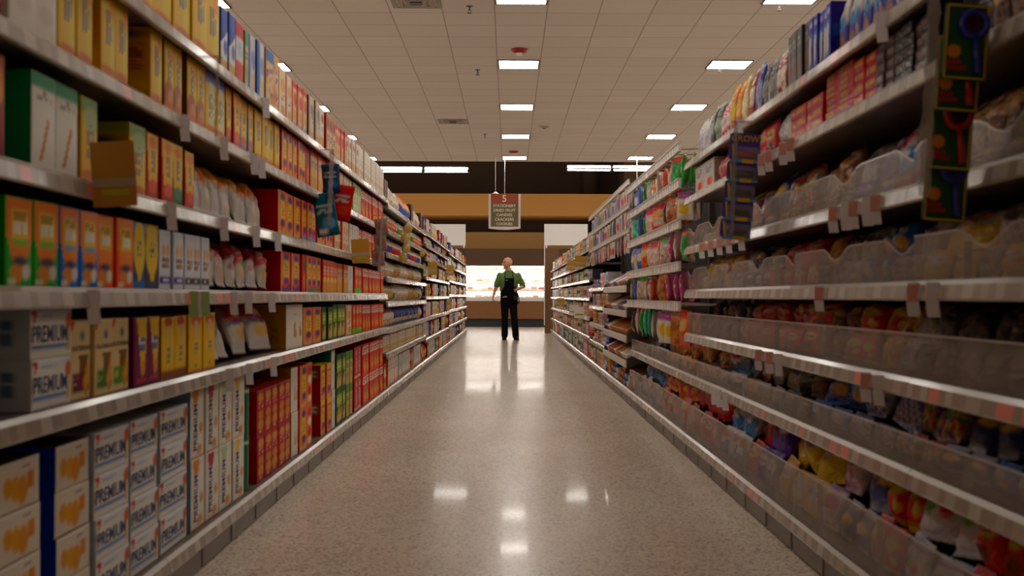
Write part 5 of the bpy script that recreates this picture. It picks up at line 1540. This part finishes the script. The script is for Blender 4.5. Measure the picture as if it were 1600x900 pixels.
clip_strip(at(339, 92, 3.8), at(336, 216, 3.8), 'empty clear strip hanging over the blue-capped yellow boxes', .012)
clip_strip(at(518, 236, 6.2), at(514, 352, 6.2), 'clear strip holding blue and red packets on the cracker side', .03)
for i, (px, py, w, h, key, lb, rr) in enumerate(((518, 280, .1, .16, 'cNv', 'dark blue packet at the top of the clear strip', 4), (530, 318, .115, .2, 'cRd', 'red packet behind the blue-green one on the clear strip', -9), (514, 336, .125, .24, 'hTe', 'blue-green packet lowest on the clear strip', 9))):
    p = at(px, py, 6.22 + [.03, .045, 0][i])
    D('strip%d' % i, 'bag', 'strip_packet', 'packet', lb, [('bg', ['#1f3a5a', '#b02a20', '#1f5a68'][i]), ('e', .6, .3, .3, .14, ['#3a6aa8', '#c84a3a', '#6aa8d0'][i]), ('s', .1, .5, .8, .74, '#b8c8c8', 3, 6), ('r', .1, .06, .5, .18, ['#24508a', '#a8241c', '#dcd8d0'][i])], mat='film', crimp=.03)
    o = mesh_obj('strip_packet', dmesh('strip%d' % i, 0), None, p - Vector((0, 0, h / 2)), (math.radians(rr), 0, -PI / 2), (.02, w, h))
    tag(o, lb, 'packet', 'packets on the cracker-side strip')
clip_strip(at(597, 338, 8.55), at(592, 425, 8.55), 'clear strip of grey packets beside the orange cookie bags', .02)
for i in range(3):
    p = at(597 - i * 2.5, 356 + i * 24, 8.58 + i * .012)
    if i == 0:
        D('stripg', 'bag', 'strip_packet', 'packet', 'x', [('bg', '#8a847e'), ('e', .4, .6, .2, .12, '#b0382e'), ('e', .7, .3, .16, .1, '#4a4444'), ('k', 0, 0, 1, 1, ['#8a847e', '#a8a29c', '#6a625e', '#b05a4a'], 4, 5, .6)], mat='film')
    o = mesh_obj('strip_packet', dmesh('stripg', 0), None, p - Vector((0, 0, .06)), (math.radians(R.uniform(-10, 10)), 0, -PI / 2), (.03, .1, .125))
    tag(o, f'grey red-spotted packet, {nth(i + 1)} from the top of its clear strip', 'packet', 'grey packets on a strip')
clip_strip(at(636, 340, 10.6), at(630, 412, 10.6), 'clear strip of yellow round packs in the left middle bays', .02)
for i in range(4):
    p = at(637 - (i % 2) * 3 - i * 1.5, 358 + i * 15.5, 10.64 + i * .008)
    t = thing('round_pack', f'yellow round pack, {nth(i + 1)} from the top of its clear strip', 'pack', p, 0, 'yellow round packs on a strip')
    bm = bmesh.new()
    lathe(bm, [(0, -.012), (.034, -.012), (.043, -.004), (.043, .004), (.034, .012), (0, .012)], 18)
    bmesh.ops.rotate(bm, verts=bm.verts, matrix=Matrix.Rotation(PI / 2, 3, 'X'))
    obj('shell', bm, plain('mustard_pack' + str(i), '#c8a21e', .4), t, True)
    obj('hang_tab', bbox(-.012, .012, -.002, .002, .042, .058), M['white'], t)

ochre = plain('ochre_card', '#c28c24', 0.55)
pale_band = plain('pale_band', '#b8a690', 0.45)
lime_ink = plain('lime_ink', '#b8b428', 0.55)
TALK = [(177, 274, 2.86, .108, .165, 'large ochre shelf card hanging in front of the yellow boxes'), (563, 393, 7.55, .118, .16, 'ochre shelf card beside the white slim boxes'), (676, 420, 14.5, .12, .17, 'ochre shelf card in the left far bays, nearer of a pair'), (703, 423, 18.3, .12, .17, 'ochre shelf card by the left end panel'),
        (907, 408, 15.5, .16, .15, 'ochre shelf card in the right grocery bays, upper one'), (892, 414, 17.2, .12, .15, 'ochre shelf card in the right grocery bays, farther upper one'), (876, 472, 21, .14, .16, 'ochre shelf card low by the right end panel')]
for px, py, d, w, h, lb in TALK:
    p = at(px, py, d)
    t = thing('shelf_card', lb, 'price card', p, 0, 'ochre price cards on the shelf rails')
    t.rotation_euler = (0, math.radians(-4 if p.x < 0 else 4), math.radians(8 if p.x < 0 else -8))
    obj('card', card_bm(w, h, .002, .03), ochre, t)
    obj('band_print', bbox(-w / 2, w / 2, -.0018, -.0003, -h * .2, -h * .07), pale_band, t)
    obj('price_print', bbox(-w * .3, w * .32, -.0018, -.0003, -h * .33, -h * .23), lime_ink, t)
    s = 1 if p.x > 0 else -1
    obj('clip', bbox(s * w * .3, s * max(w * .5, FACE - abs(p.x) + .004), .0022, .006, -h * .16, -h * .1), M['clear_strip'], t)
for px, py, d, lb in ((897, 484, 16.2, 'white and green price card, upper of two in the grocery bays'), (905, 488, 15.4, 'white and green price card, nearer of two in the grocery bays')):
    p = at(px, py, d)
    t = thing('shelf_card', lb, 'price card', p, 0, 'white price cards on the right')
    obj('card', card_bm(.13, .15, .002, .03), M['white'], t)
    obj('price_print', bbox(-.055, .055, -.0018, -.0003, -.04, -.015), lime_ink, t)

# small tags clipped to the price rails
tag_w = plain('tag_lilac_white', '#e4dfe6', 0.4)
tag_p = plain('tag_pink', '#d8968a', 0.5)
tag_g = plain('tag_green', '#a8c87a', 0.5)
TG = {}
LVL = {'L': (LN, PL), 'R': (RN, PR)}
LVL['R'] = (RN, ['right bottom shelf', 'right sixth shelf', 'right fifth shelf', 'right fourth shelf', 'right third shelf', 'right second shelf', 'right top shelf'])
tag_me = {}


def shelf_tag(side, lv, px, col, h=.068, w=.03):
    s = -1 if side == 'L' else 1
    d = dist(px, s, FACE)
    z = LVL[side][0][lv]
    mats = {'w': (tag_w, 'lilac-white'), 'p': (tag_w, 'pink-headed'), 'g': (tag_g, 'pale green')}
    m, cn = mats[col]
    pl = LVL[side][1][lv]
    TG[side, lv, col] = n = TG.get((side, lv, col), 0) + 1
    t = thing('shelf_tag', f'{cn} hanging shelf tag, {nth(n)} from near end on {pl} rail', 'price tag', (s * (FACE - .012), d, z - .02), math.radians(38 if s < 0 else -38), 'tags hanging from the price rails')
    k = (col, h)
    if k not in tag_me:
        pts = [(-w / 2, .018), (-w / 2 - .002, -h * .5), (-w / 2 + .002, -h), (w / 2 + .004, -h), (w / 2, -h * .5), (w / 2, .018)]
        tag_me[k] = obj('tag_body', prism(pts, -.001, .001), m, t).data
        if col == 'p':
            tag_me[k, 1] = obj('tag_head', bbox(-w / 2, w / 2, -.0022, -.0011, -h * .45, .014), tag_p, t).data
    else:
        mesh_obj('tag_body', tag_me[k], t)
        if col == 'p':
            mesh_obj('tag_head', tag_me[k, 1], t)
    o = t


for lv, col, pxs in ((2, 'w', (140, 302, 361, 384, 421)), (2, 'g', (297, 316)), (3, 'w', (262, 345, 396, 430)), (4, 'w', (282, 344, 392, 404)), (1, 'w', (355, 386, 424)), (5, 'w', (410,))):
    for px in pxs[::1]:
        shelf_tag('L', lv, px, col)
for lv, col, pxs in ((4, 'p', (1375, 1340, 1308, 1163, 1143, 1128, 1114, 1100)), (4, 'w', (1362, 1328)), (5, 'p', (1240, 1228, 1206, 1194)), (3, 'p', (1435, 1286)), (3, 'w', (1466,)), (2, 'w', (1380, 1222, 1206)), (2, 'p', (1360, 1208, 1190)), (1, 'w', (1128, 1120, 1138)), (6, 'w', (1385, 1160))):
    for px in pxs:
        shelf_tag('R', lv, px, col)

# ------------------------------------------------------------------ aisle sign
SD = 27.0
t = thing('aisle_sign', 'hanging aisle sign numbered 5 listing stationery to cookies', 'sign', at(788, 330, SD))
W2, HT, HB = .38, .41, -.37
olive = plain('sign_olive', '#6e6240', 0.6)
white_fr = plain('sign_frame_white', '#ddd3cc', 0.4)
bm = bmesh.new()
for a in (-1, 1):
    box(bm, min(a * W2, a * (W2 - .05)), max(a * W2, a * (W2 - .05)), -.02, .03, HB, HT)
pts = [(-W2, HB)] + [(-W2 + 2 * W2 * i / 10, HB - .04 - .035 * math.sin(PI * i / 10)) for i in range(11)] + [(W2, HB)]
q = prism([(x, z + .0) for x, z in pts], -.02, .03)
tmp = bpy.data.meshes.new('t')
q.to_mesh(tmp)
bm.from_mesh(tmp)
q.free()
obj('frame', bm, white_fr, t)
obj('number_panel', bbox(-W2 + .051, W2 - .051, -.012, .02, .185, HT), M['sign_red'], t)
bm = bmesh.new()
for i in range(9):
    z0 = HB + (.184 - HB) * i / 9
    box(bm, -W2 + .051, W2 - .051, -.012 + (.002 if i % 2 else 0), .02, z0 + .001, z0 + (.184 - HB) / 9)
obj('list_panel', bm, olive, t)


def sign_text(body, size, z, first=None):
    me = text_mesh('lettering', body, size, M['lettering'], .002)
    mesh_obj('lettering', me, t, (-.005, -.0165, z), (PI / 2, 0, 0))


sign_text('5', .235, .295)
for i, (a, b) in enumerate((('S', 'TATIONERY'), ('D', 'RIED FRUIT'), ('C', 'ANDIES'), ('C', 'RACKERS'), ('C', 'OOKIES'))):
    sign_text(a + b, .092, .125 - i * .108)
bm = bmesh.new()
tube(bm, (.0, 0, HT), (.0, 0, CEIL - t.location.z), .006, seg=6)
obj('hanger_rod', bm, M['white'], t)
bm = bmesh.new()
tube(bm, (-.22, 0, HT), (-.22, 0, CEIL - t.location.z), .004, seg=6)
lathe(bm, [(0, HT + .05), (.03, HT + .05), (.05, HT + .02), (.08, HT + .018), (.08, HT), (0, HT)], 10, (-.22, 0))
obj('hanger_rod', bm, M['white'], t)
# bare rod over the right shelving
t = thing('hanging_rod', 'thin white rod hanging from the last right column lamp', 'rod', (3.05, 27.0, 0))
bm = bmesh.new()
tube(bm, (0, 0, 2.9), (0, 0, CEIL), .007, seg=6)
obj('rod', bm, M['white'], t)
bm = bmesh.new()
lathe(bm, [(0, 2.87), (.02, 2.875), (.022, 2.9), (0, 2.905)], 10)
obj('end_cap', bm, M['white'], t)

# ------------------------------------------------------------------ refrigerated case at the back
CY0 = 35.2
t = thing('refrigerated_case', 'long lit meat case along the back wall', 'fridge case', (0, CY0, 0))
brown_case = plain('case_brown', '#8a5a2a', 0.45)
dk_case = plain('case_dark_brown', '#5c3c1c', 0.5)
obj('kick_plate', bbox(-6, 6, .12, 1.3, 0, .25), M['grey_dark'], t)
bm = bmesh.new()
box(bm, -6, 6, 0, 1.3, .25, .40)
box(bm, -6, 6, .02, 1.3, .401, .80)
obj('base_panel', bm, brown_case, t)
obj('front_rail', bbox(-6, 6, -.03, .05, .801, .92, .01), M['white'], t)
obj('back_panel', bbox(-6, 6, 1.2, 1.3, .81, 2.2), M['white'], t)
obj('floor_deck', bbox(-6, 6, .06, 1.19, .81, .86), M['white'], t)
case_shelves = [(1.12, .45), (1.36, .58), (1.6, .68)]
for z, y in case_shelves:
    sh = obj('shelf', bbox(-6, 6, y, 1.19, z, z + .02), M['white'], t)
    obj('price_rail', bbox(-6, 6, y - .02, y - .001, z - .03, z + .03), M['white'], sh)
    bm = bmesh.new()
    tube(bm, (-5.9, y + .06, z - .035), (5.9, y + .06, z - .035), .012, seg=8)
    obj('lamp_tube', bm, M['case_tube'], sh)
obj('canopy', bbox(-6, 6, .2, 1.3, 1.9, 2.44), dk_case, t)
bm = bmesh.new()
for yy in (.3, .5):
    tube(bm, (-5.9, yy, 1.87), (5.9, yy, 1.87), .018, seg=8)
obj('lamp_tube', bm, M['case_tube'], t)
TR = {}


def tray_mesh(key, film):
    bm = bmesh.new()
    r = [(-.5, -.5), (.5, -.5), (.5, .5), (-.5, .5)]
    lo = [bm.verts.new((x * .86, y * .86, 0)) for x, y in r]
    hi = [bm.verts.new((x, y, .5)) for x, y in r]
    tp = [bm.verts.new((x * .8, y * .8, 1)) for x, y in r]
    for a, b in ((lo, hi), (hi, tp)):
        for i in range(4):
            bm.faces.new((a[i], a[(i + 1) % 4], b[(i + 1) % 4], b[i]))
    bm.faces.new(tp)
    bm.faces.new(lo[::-1])
    bmesh.ops.recalc_face_normals(bm, faces=bm.faces)
    me = bpy.data.meshes.new('meat_tray')
    bm.to_mesh(me)
    bm.free()
    me.materials.append(M['film'])
    set_cols(me, np.array([lin('#e0d8d0') if p.center.z < .4 else lin(film) for p in me.polygons for _ in range(p.loop_total)]))
    return me


films = [('#c8a088', 'tan'), ('#b05a50', 'red'), ('#e0d4c8', 'pale'), ('#d8b0a4', 'pink'), ('#b89060', 'amber')]
meats = [tray_mesh(i, f[0]) for i, f in enumerate(films)]
for i, z in enumerate([.865, 1.145, 1.385, 1.625]):
    yf = [.2, .5, .63, .73][i]
    x = -1.75
    while x < 1.8:
        k = R.choice([0, 0, 1, 2, 2, 2, 3, 4])
        w = R.uniform(.16, .26)
        if R.random() < .8:
            o = mesh_obj('meat_tray', meats[k], None, (x + w / 2, CY0 + yf + .1, z), (0, 0, 0), (w * .9, .18, R.uniform(.06, .12)))
            lb = f'{films[k][1]} meat tray on the {["lowest", "second-lowest", "second-highest", "highest"][i]} deck of the lit meat case'
            tag(o, lb, 'meat tray', lb)
        x += w + .01

# wall pipe and things at the endcaps
t = thing('wall_pipe', 'dark vertical pipe on the back wall, right of the aisle sign', 'pipe', (2.72, 36.5, 0))
bm = bmesh.new()
tube(bm, (0, 0, 2.5), (0, 0, 3.44), .035, seg=10)
obj('pipe_run', bm, M['end_brown'], t, True)
bm = bmesh.new()
tube(bm, (0, 0, 2.9), (0, 0, 2.96), .05, seg=10)
obj('collar', bm, M['end_brown'], t, True)
t = thing('wall_pipe', 'dark round column on the upper back wall above the ochre soffit', 'pipe', (2.65, 36.9, 0))
bm = bmesh.new()
tube(bm, (0, 0, 4.13), (0, 0, 6.19), .28, seg=16)
obj('pipe_run', bm, plain('upper_column', '#4a3420', .8), t, True)

# ------------------------------------------------------------------ the clerk
PX, PY = 0.0, 24.7


def ring_loft(bm, rings, seg=18, power=2.4):
    rs = []
    for cx, cy, z, rx, ry in rings:
        r = []
        for i in range(seg):
            a = 2 * PI * i / seg
            ca, sa = math.cos(a), math.sin(a)
            r.append(bm.verts.new((cx + rx * math.copysign(abs(ca) ** (2 / power), ca), cy + ry * math.copysign(abs(sa) ** (2 / power), sa), z)))
        rs.append(r)
    for a, b in zip(rs, rs[1:]):
        for i in range(seg):
            j = (i + 1) % seg
            bm.faces.new((a[i], a[j], b[j], b[i]))
    bm.faces.new(rs[0][::-1])
    bm.faces.new(rs[-1])


def capsule(bm, p0, p1, r0, r1, seg=14):
    p0, p1 = Vector(p0), Vector(p1)
    d = (p1 - p0)
    L = d.length
    d.normalize()
    a = d.orthogonal().normalized()
    b = d.cross(a)
    prof = [(-r0 * math.cos(t), r0 * math.sin(t)) for t in (.35, .8, 1.2, PI / 2)] + [(L + r1 * math.cos(t), r1 * math.sin(t)) for t in (PI / 2, 1.2, .8, .35)]
    rs = []
    for h, r in prof:
        rs.append([bm.verts.new(p0 + d * h + a * (r * math.cos(2 * PI * i / seg)) + b * (r * math.sin(2 * PI * i / seg))) for i in range(seg)])
    for q, w in zip(rs, rs[1:]):
        for i in range(seg):
            j = (i + 1) % seg
            bm.faces.new((q[i], q[j], w[j], w[i]))
    bm.faces.new(rs[0][::-1])
    bm.faces.new(rs[-1])


def chain(bm, pts, rad):
    for (p, q), (r, s) in zip(zip(pts, pts[1:]), zip(rad, rad[1:])):
        capsule(bm, p, q, r, s)


def blob(bm, c, r, rot=None, seg=16):
    n0 = len(bm.verts)
    vs = bmesh.ops.create_uvsphere(bm, u_segments=seg, v_segments=seg // 2 + 2, radius=1.0)['verts']
    for v in vs:
        p = Vector((v.co.x * r[0], v.co.y * r[1], v.co.z * r[2]))
        if rot is not None:
            p = rot @ p
        v.co = p + Vector(c)


def fused(name, bm, vox, mat, parent, colour, smooth=3, fac=.5):
    """Join the overlapping shapes into one continuous skin."""
    bmesh.ops.recalc_face_normals(bm, faces=bm.faces)
    me = bpy.data.meshes.new(name)
    bm.to_mesh(me)
    bm.free()
    o = bpy.data.objects.new(name + '_raw', me)
    C.objects.link(o)
    m = o.modifiers.new('r', 'REMESH')
    m.mode = 'VOXEL'
    m.voxel_size = vox
    if smooth:
        s = o.modifiers.new('s', 'SMOOTH')
        s.iterations, s.factor = smooth, fac
    dg = bpy.context.evaluated_depsgraph_get()
    dg.update()
    out = bpy.data.meshes.new_from_object(o.evaluated_get(dg))
    bpy.data.objects.remove(o)
    out.name = name
    out.materials.clear()
    out.materials.append(mat)
    vc = np.array([colour(v.co) for v in out.vertices])
    li = np.empty(len(out.loops), np.int32)
    out.loops.foreach_get('vertex_index', li)
    set_cols(out, vc[li])
    out.polygons.foreach_set('use_smooth', [True] * len(out.polygons))
    return mesh_obj(name, out, parent)


man = thing('person', 'bald person in green polo and black apron walking, head turned aside', 'person', (PX, PY, 0))
HC = Vector((-.035, .0, 1.665))
HR = Matrix.Rotation(math.radians(-58), 3, 'Z')   # the face turns to the person's right
RA_ = [(-.195, .01, 1.405), (-.275, .0, 1.165), (-.325, -.05, .985)]
LA_ = [(.2, .01, 1.405), (.315, .0, 1.165), (.18, -.17, 1.105)]


HS = 1.1


def hp(x, y, z):
    return HC + HR @ (Vector((x, y, z)) * HS)


bm = bmesh.new()
# head: skull, jaw, brow, nose, lips, chin, ears (face looks along local -y)
blob(bm, hp(0, .012, .03), (.085, .106, .101), HR, 24)
blob(bm, hp(0, -.026, -.04), (.068, .07, .083), HR, 20)
blob(bm, hp(0, -.066, -.092), (.03, .026, .024), HR)
blob(bm, hp(0, -.078, .03), (.055, .018, .014), HR)
capsule(bm, hp(0, -.086, .025), hp(0, -.112, -.022), .009, .014)
blob(bm, hp(.012, -.096, -.026), (.010, .012, .009), HR)
blob(bm, hp(-.012, -.096, -.026), (.010, .012, .009), HR)
blob(bm, hp(0, -.086, -.056), (.026, .012, .007), HR)
blob(bm, hp(0, -.084, -.068), (.023, .012, .007), HR)
for sx in (-1, 1):
    blob(bm, hp(sx * .078, .012, -.004), (.010, .020, .034), HR)
    blob(bm, hp(sx * .046, -.056, -.016), (.022, .024, .02), HR)
    blob(bm, hp(sx * .031, -.078, .008), (.013, .010, .010), HR)
chain(bm, [(-.03, .015, 1.63), (-.008, .02, 1.5), (.0, .02, 1.4)], [.066, .068, .09])
ring_loft(bm, [(0, .01, .86, .15, .1), (0, .01, 1.0, .16, .115), (0, .0, 1.15, .155, .11), (0, .0, 1.32, .185, .115), (0, .01, 1.43, .18, .09), (0, .015, 1.48, .09, .065)])
for arm, hand in ((RA_, 'r'), (LA_, 'l')):
    chain(bm, arm, [.058, .044, .029])
    sh, el, wr = [Vector(p) for p in arm]
    fd = (wr - el).normalized()
    if hand == 'r':
        side, nrm = Vector((0, -1, 0)), Vector((-1, 0, 0))       # thumb forward, back of the hand outwards
        side = (side - fd * side.dot(fd)).normalized()
        nrm = fd.cross(side)
        curl = [.35, .75, .7]
        bend = Vector((1, 0, 0))
    else:
        side = Vector((0, 0, 1))
        side = (side - fd * side.dot(fd)).normalized()
        bend = Vector((0, -1, 0))
        bend = (bend - fd * bend.dot(fd) - side * bend.dot(side)).normalized()
        curl = [.5, .9, .8]
    bend = (bend - fd * bend.dot(fd) - side * bend.dot(side)).normalized()
    palm = wr + fd * .05
    for q in (-.024, -.008, .008, .024):
        capsule(bm, wr + fd * .005 + side * q * .6, wr + fd * .088 + side * q, .015, .013, 10)
    for q, ln in ((.029, .9), (.0095, 1.0), (-.0095, .95), (-.028, .75)):
        p = wr + fd * .086 + side * q
        dirv = fd.copy()
        a = 0
        for sgl, c_, r0 in zip((.042, .028, .022), curl, (.0092, .0085, .0078)):
            a += c_
            dv = fd * math.cos(a) + bend * math.sin(a)
            p2 = p + dv * sgl * ln
            capsule(bm, p, p2, r0, r0 * .93, 8)
            p = p2
    p = wr + fd * .03 + side * .026
    p2 = p + (side * .7 + fd * .6 + bend * .35).normalized() * .038
    p3 = p2 + (side * .25 + fd * .8 + bend * .55).normalized() * .03
    capsule(bm, p, p2, .013, .0105, 10)
    capsule(bm, p2, p3, .0105, .009, 8)
    if hand == 'l':
        grip = wr + fd * .105 + bend * .028
        gdir = side.copy()
        gb = bend.copy()
skin_c, lip_c, eye_c, beard_c = lin('#cda087'), lin('#b07a70'), lin('#1c1614'), lin('#a88470')


def skin_col(p):
    q = HR.transposed() @ (p - HC) / HS
    if p.z > 1.55:
        for sx in (-1, 1):
            if (q - Vector((sx * .031, -.087, .008))).length < .0115:
                return eye_c
            if abs(q.z - .034) < .006 and .012 < sx * q.x < .052 and q.y < -.06:
                return lin('#4a3226')
        if q.y < -.085 and abs(q.x) < .022 and abs(q.z + .062) < .008:
            return lip_c
        if q.z < -.04 and q.y < .0:
            return beard_c * .5 + skin_c * .5
    return skin_c


fused('body', bm, .0055, M['skin'], man, skin_col, 2, .4)

# polo shirt with short sleeves and a collar
sg = lin('#62784f')
bm = bmesh.new()
ring_loft(bm, [(0, .01, .90, .178, .128), (0, .01, 1.0, .185, .135), (0, .0, 1.15, .195, .135), (0, .0, 1.3, .228, .138), (0, .005, 1.38, .225, .115), (0, .012, 1.44, .175, .095), (0, .015, 1.485, .105, .08), (0, .018, 1.52, .078, .075)])
for arm in (RA_, LA_):
    a, b, c = [Vector(p) for p in arm]
    capsule(bm, a, a + (b - a) * .55, .066, .066)
    capsule(bm, a + (b - a) * .5, a + (b - a) * .9, .066, .064)
fused('polo_shirt', bm, .009, M['cloth'], man, lambda p: sg, 3)
bm = bmesh.new()
for sx in (-1, 1):
    v = [bm.verts.new(q) for q in ((sx * .012, -.085, 1.43), (sx * .075, -.06, 1.475), (sx * .078, .0, 1.525), (sx * .055, -.05, 1.515), (sx * .02, -.075, 1.475))]
    bm.faces.new(v)
bmesh.ops.solidify(bm, geom=list(bm.faces), thickness=.006)
obj('collar', bm, plain('collar_green', '#5c7d45', .85), man)
# trousers
bkc = lin('#141216')
bm = bmesh.new()
ring_loft(bm, [(0, .01, .70, .11, .1), (0, .01, .80, .168, .125), (0, .01, .93, .172, .128), (0, .01, 1.0, .168, .125)])
chain(bm, [(-.088, .0, .85), (-.085, .01, .50), (-.088, .05, .10)], [.098, .075, .074])
chain(bm, [(.088, .0, .85), (.118, -.045, .50), (.155, -.03, .09)], [.098, .075, .076])
fused('trousers', bm, .01, M['cloth'], man, lambda p: bkc, 3)
# shoes
for sx, cx, cy, ry in ((-1, -.09, .04, -6), (1, .16, -.05, 12)):
    bm = bmesh.new()
    blob(bm, (0, -.05, .045), (.046, .12, .045), None, 16)
    blob(bm, (0, .05, .06), (.042, .055, .055), None, 14)
    ring_loft(bm, [(0, -.05, .0, .05, .135), (0, -.05, .022, .05, .137), (0, -.04, .06, .04, .1)], 18)
    for v in bm.verts:
        v.co.z = max(v.co.z, 0.001)
    o = fused('shoe', bm, .008, M['cloth'], man, lambda p: lin('#1a1719'), 1)
    o.location = (cx, cy, 0)
    o.rotation_euler = (0, 0, math.radians(ry))
# apron: bib, skirt, pocket, straps and tie
ap = plain('black_apron', '#121014', .85, 0, .2)
bm = bmesh.new()
nz, nx = 22, 14
grid = []
for j in range(nz + 1):
    z = .775 + (1.345 - .775) * j / nz
    wid = .1 + .02 * (1.345 - z) if z > 1.18 else .104 + .085 * min(1, (1.18 - z) / .16)
    row_ = []
    for i in range(nx + 1):
        u = -1 + 2 * i / nx
        x = u * wid
        ry = .142 + (.022 if z < .95 else 0)
        y = -ry * math.sqrt(max(0.02, 1 - (x / .235) ** 2)) - .012 + .006 * math.sin(u * 9 + z * 4) * (1 if z < 1.0 else .2)
        row_.append(bm.verts.new((x + .01, y, z)))
    grid.append(row_)
for j in range(nz):
    for i in range(nx):
        bm.faces.new((grid[j][i], grid[j][i + 1], grid[j + 1][i + 1], grid[j + 1][i]))
bmesh.ops.solidify(bm, geom=list(bm.faces), thickness=.005)
obj('apron', bm, ap, man, True)
for sx in (-1, 1):
    bm = bmesh.new()
    pts = [(sx * .095 + .01, -.142, 1.335), (sx * .085, -.136, 1.40), (sx * .078, -.085, 1.47), (sx * .07, -.01, 1.505)]
    for a, b in zip(pts, pts[1:]):
        tube(bm, a, b, .008, seg=6)
    obj('apron_strap', bm, ap, man)
bm = bmesh.new()
pts = [(.19, -.08, .99), (.215, -.05, .93), (.225, -.06, .85), (.21, -.05, .79)]
for a, b in zip(pts, pts[1:]):
    tube(bm, a, b, .012, seg=6)
obj('apron_tie', bm, ap, man)
obj('name_badge', bbox(-.08, -.02, -.166, -.160, 1.29, 1.305), plain('badge_grey', '#8a8690', .4), man)
bm = bmesh.new()
for i in range(5):
    box(bm, -.125 + i * .017, -.112 + i * .017, -.1745 + i * .0012, -.171 + i * .0012, .925 + .002 * i, .945 + .002 * i)
o = obj('apron_logo', bm, M['white_ink'], man)
o['label'] = 'white printed mark on the apron pocket'
obj('belt_pouch', bbox(.11, .18, -.205, -.16, .87, .97, .008), M['black'], man)

# the scanner in the hand
t = thing('handheld_scanner', 'black handheld scanner held in the hand of the apron-clad person', 'scanner', Vector((PX, PY, 0)) + grip, 0)
bm = bmesh.new()
tube(bm, gdir * -.085, gdir * .05, .015, .017, 12)
obj('grip', bm, M['black'], t, True)
bm = bmesh.new()
box(bm, -.03, .03, -.062, .03, .05, .085)
bmesh.ops.bevel(bm, geom=list(bm.edges), offset=.009, segments=2, affect='EDGES')
obj('head', bm, M['black'], t)
obj('screen', bbox(-.02, .02, -.02, .02, .0851, .087), plain('screen_grey', '#4a5058', .15), t)
obj('trigger', bbox(-.005, .005, -.03, -.017, .0, .03, .003), M['grey_dark'], t)

# ------------------------------------------------------------------ light and camera
w = bpy.data.worlds.new('store_air')
bpy.context.scene.world = w
w.use_nodes = True
bg = w.node_tree.nodes['Background']
bg.inputs['Color'].default_value = (1.0, .92, .83, 1)
bg.inputs['Strength'].default_value = 1.1

cam = bpy.data.cameras.new('camera')
cam.sensor_width = 36
cam.lens = F / 1600 * 36
cam.clip_start, cam.clip_end = .05, 200
co = bpy.data.objects.new('camera', cam)
C.objects.link(co)
pitch = math.atan(13 / F)
yaw = math.atan(5 / F)
co.rotation_mode = 'QUATERNION'
q = Matrix.Rotation(-yaw, 4, 'Z') @ Matrix.Rotation(PI / 2 + pitch, 4, 'X') @ Matrix.Rotation(math.radians(ROLL), 4, 'Z')
co.matrix_world = Matrix.Translation((0, 0, CAM_Z)) @ q
cam.dof.use_dof = True
cam.dof.focus_distance = 20
cam.dof.aperture_fstop = 4.6
sc = bpy.context.scene
sc.camera = co
vs = sc.view_settings
sc.display_settings.display_device = 'sRGB'
vs.view_transform = 'Standard'
vs.look = 'None'
vs.gamma = 1
vs.use_curve_mapping = False
vs.exposure = EXPO
sc.cycles.use_denoising = True
sc.cycles.max_bounces = 8
sc.cycles.diffuse_bounces = 4
sc.cycles.glossy_bounces = 3
sc.cycles.transmission_bounces = 4
sc.cycles.transparent_max_bounces = 10
sc.cycles.sample_clamp_indirect = 6
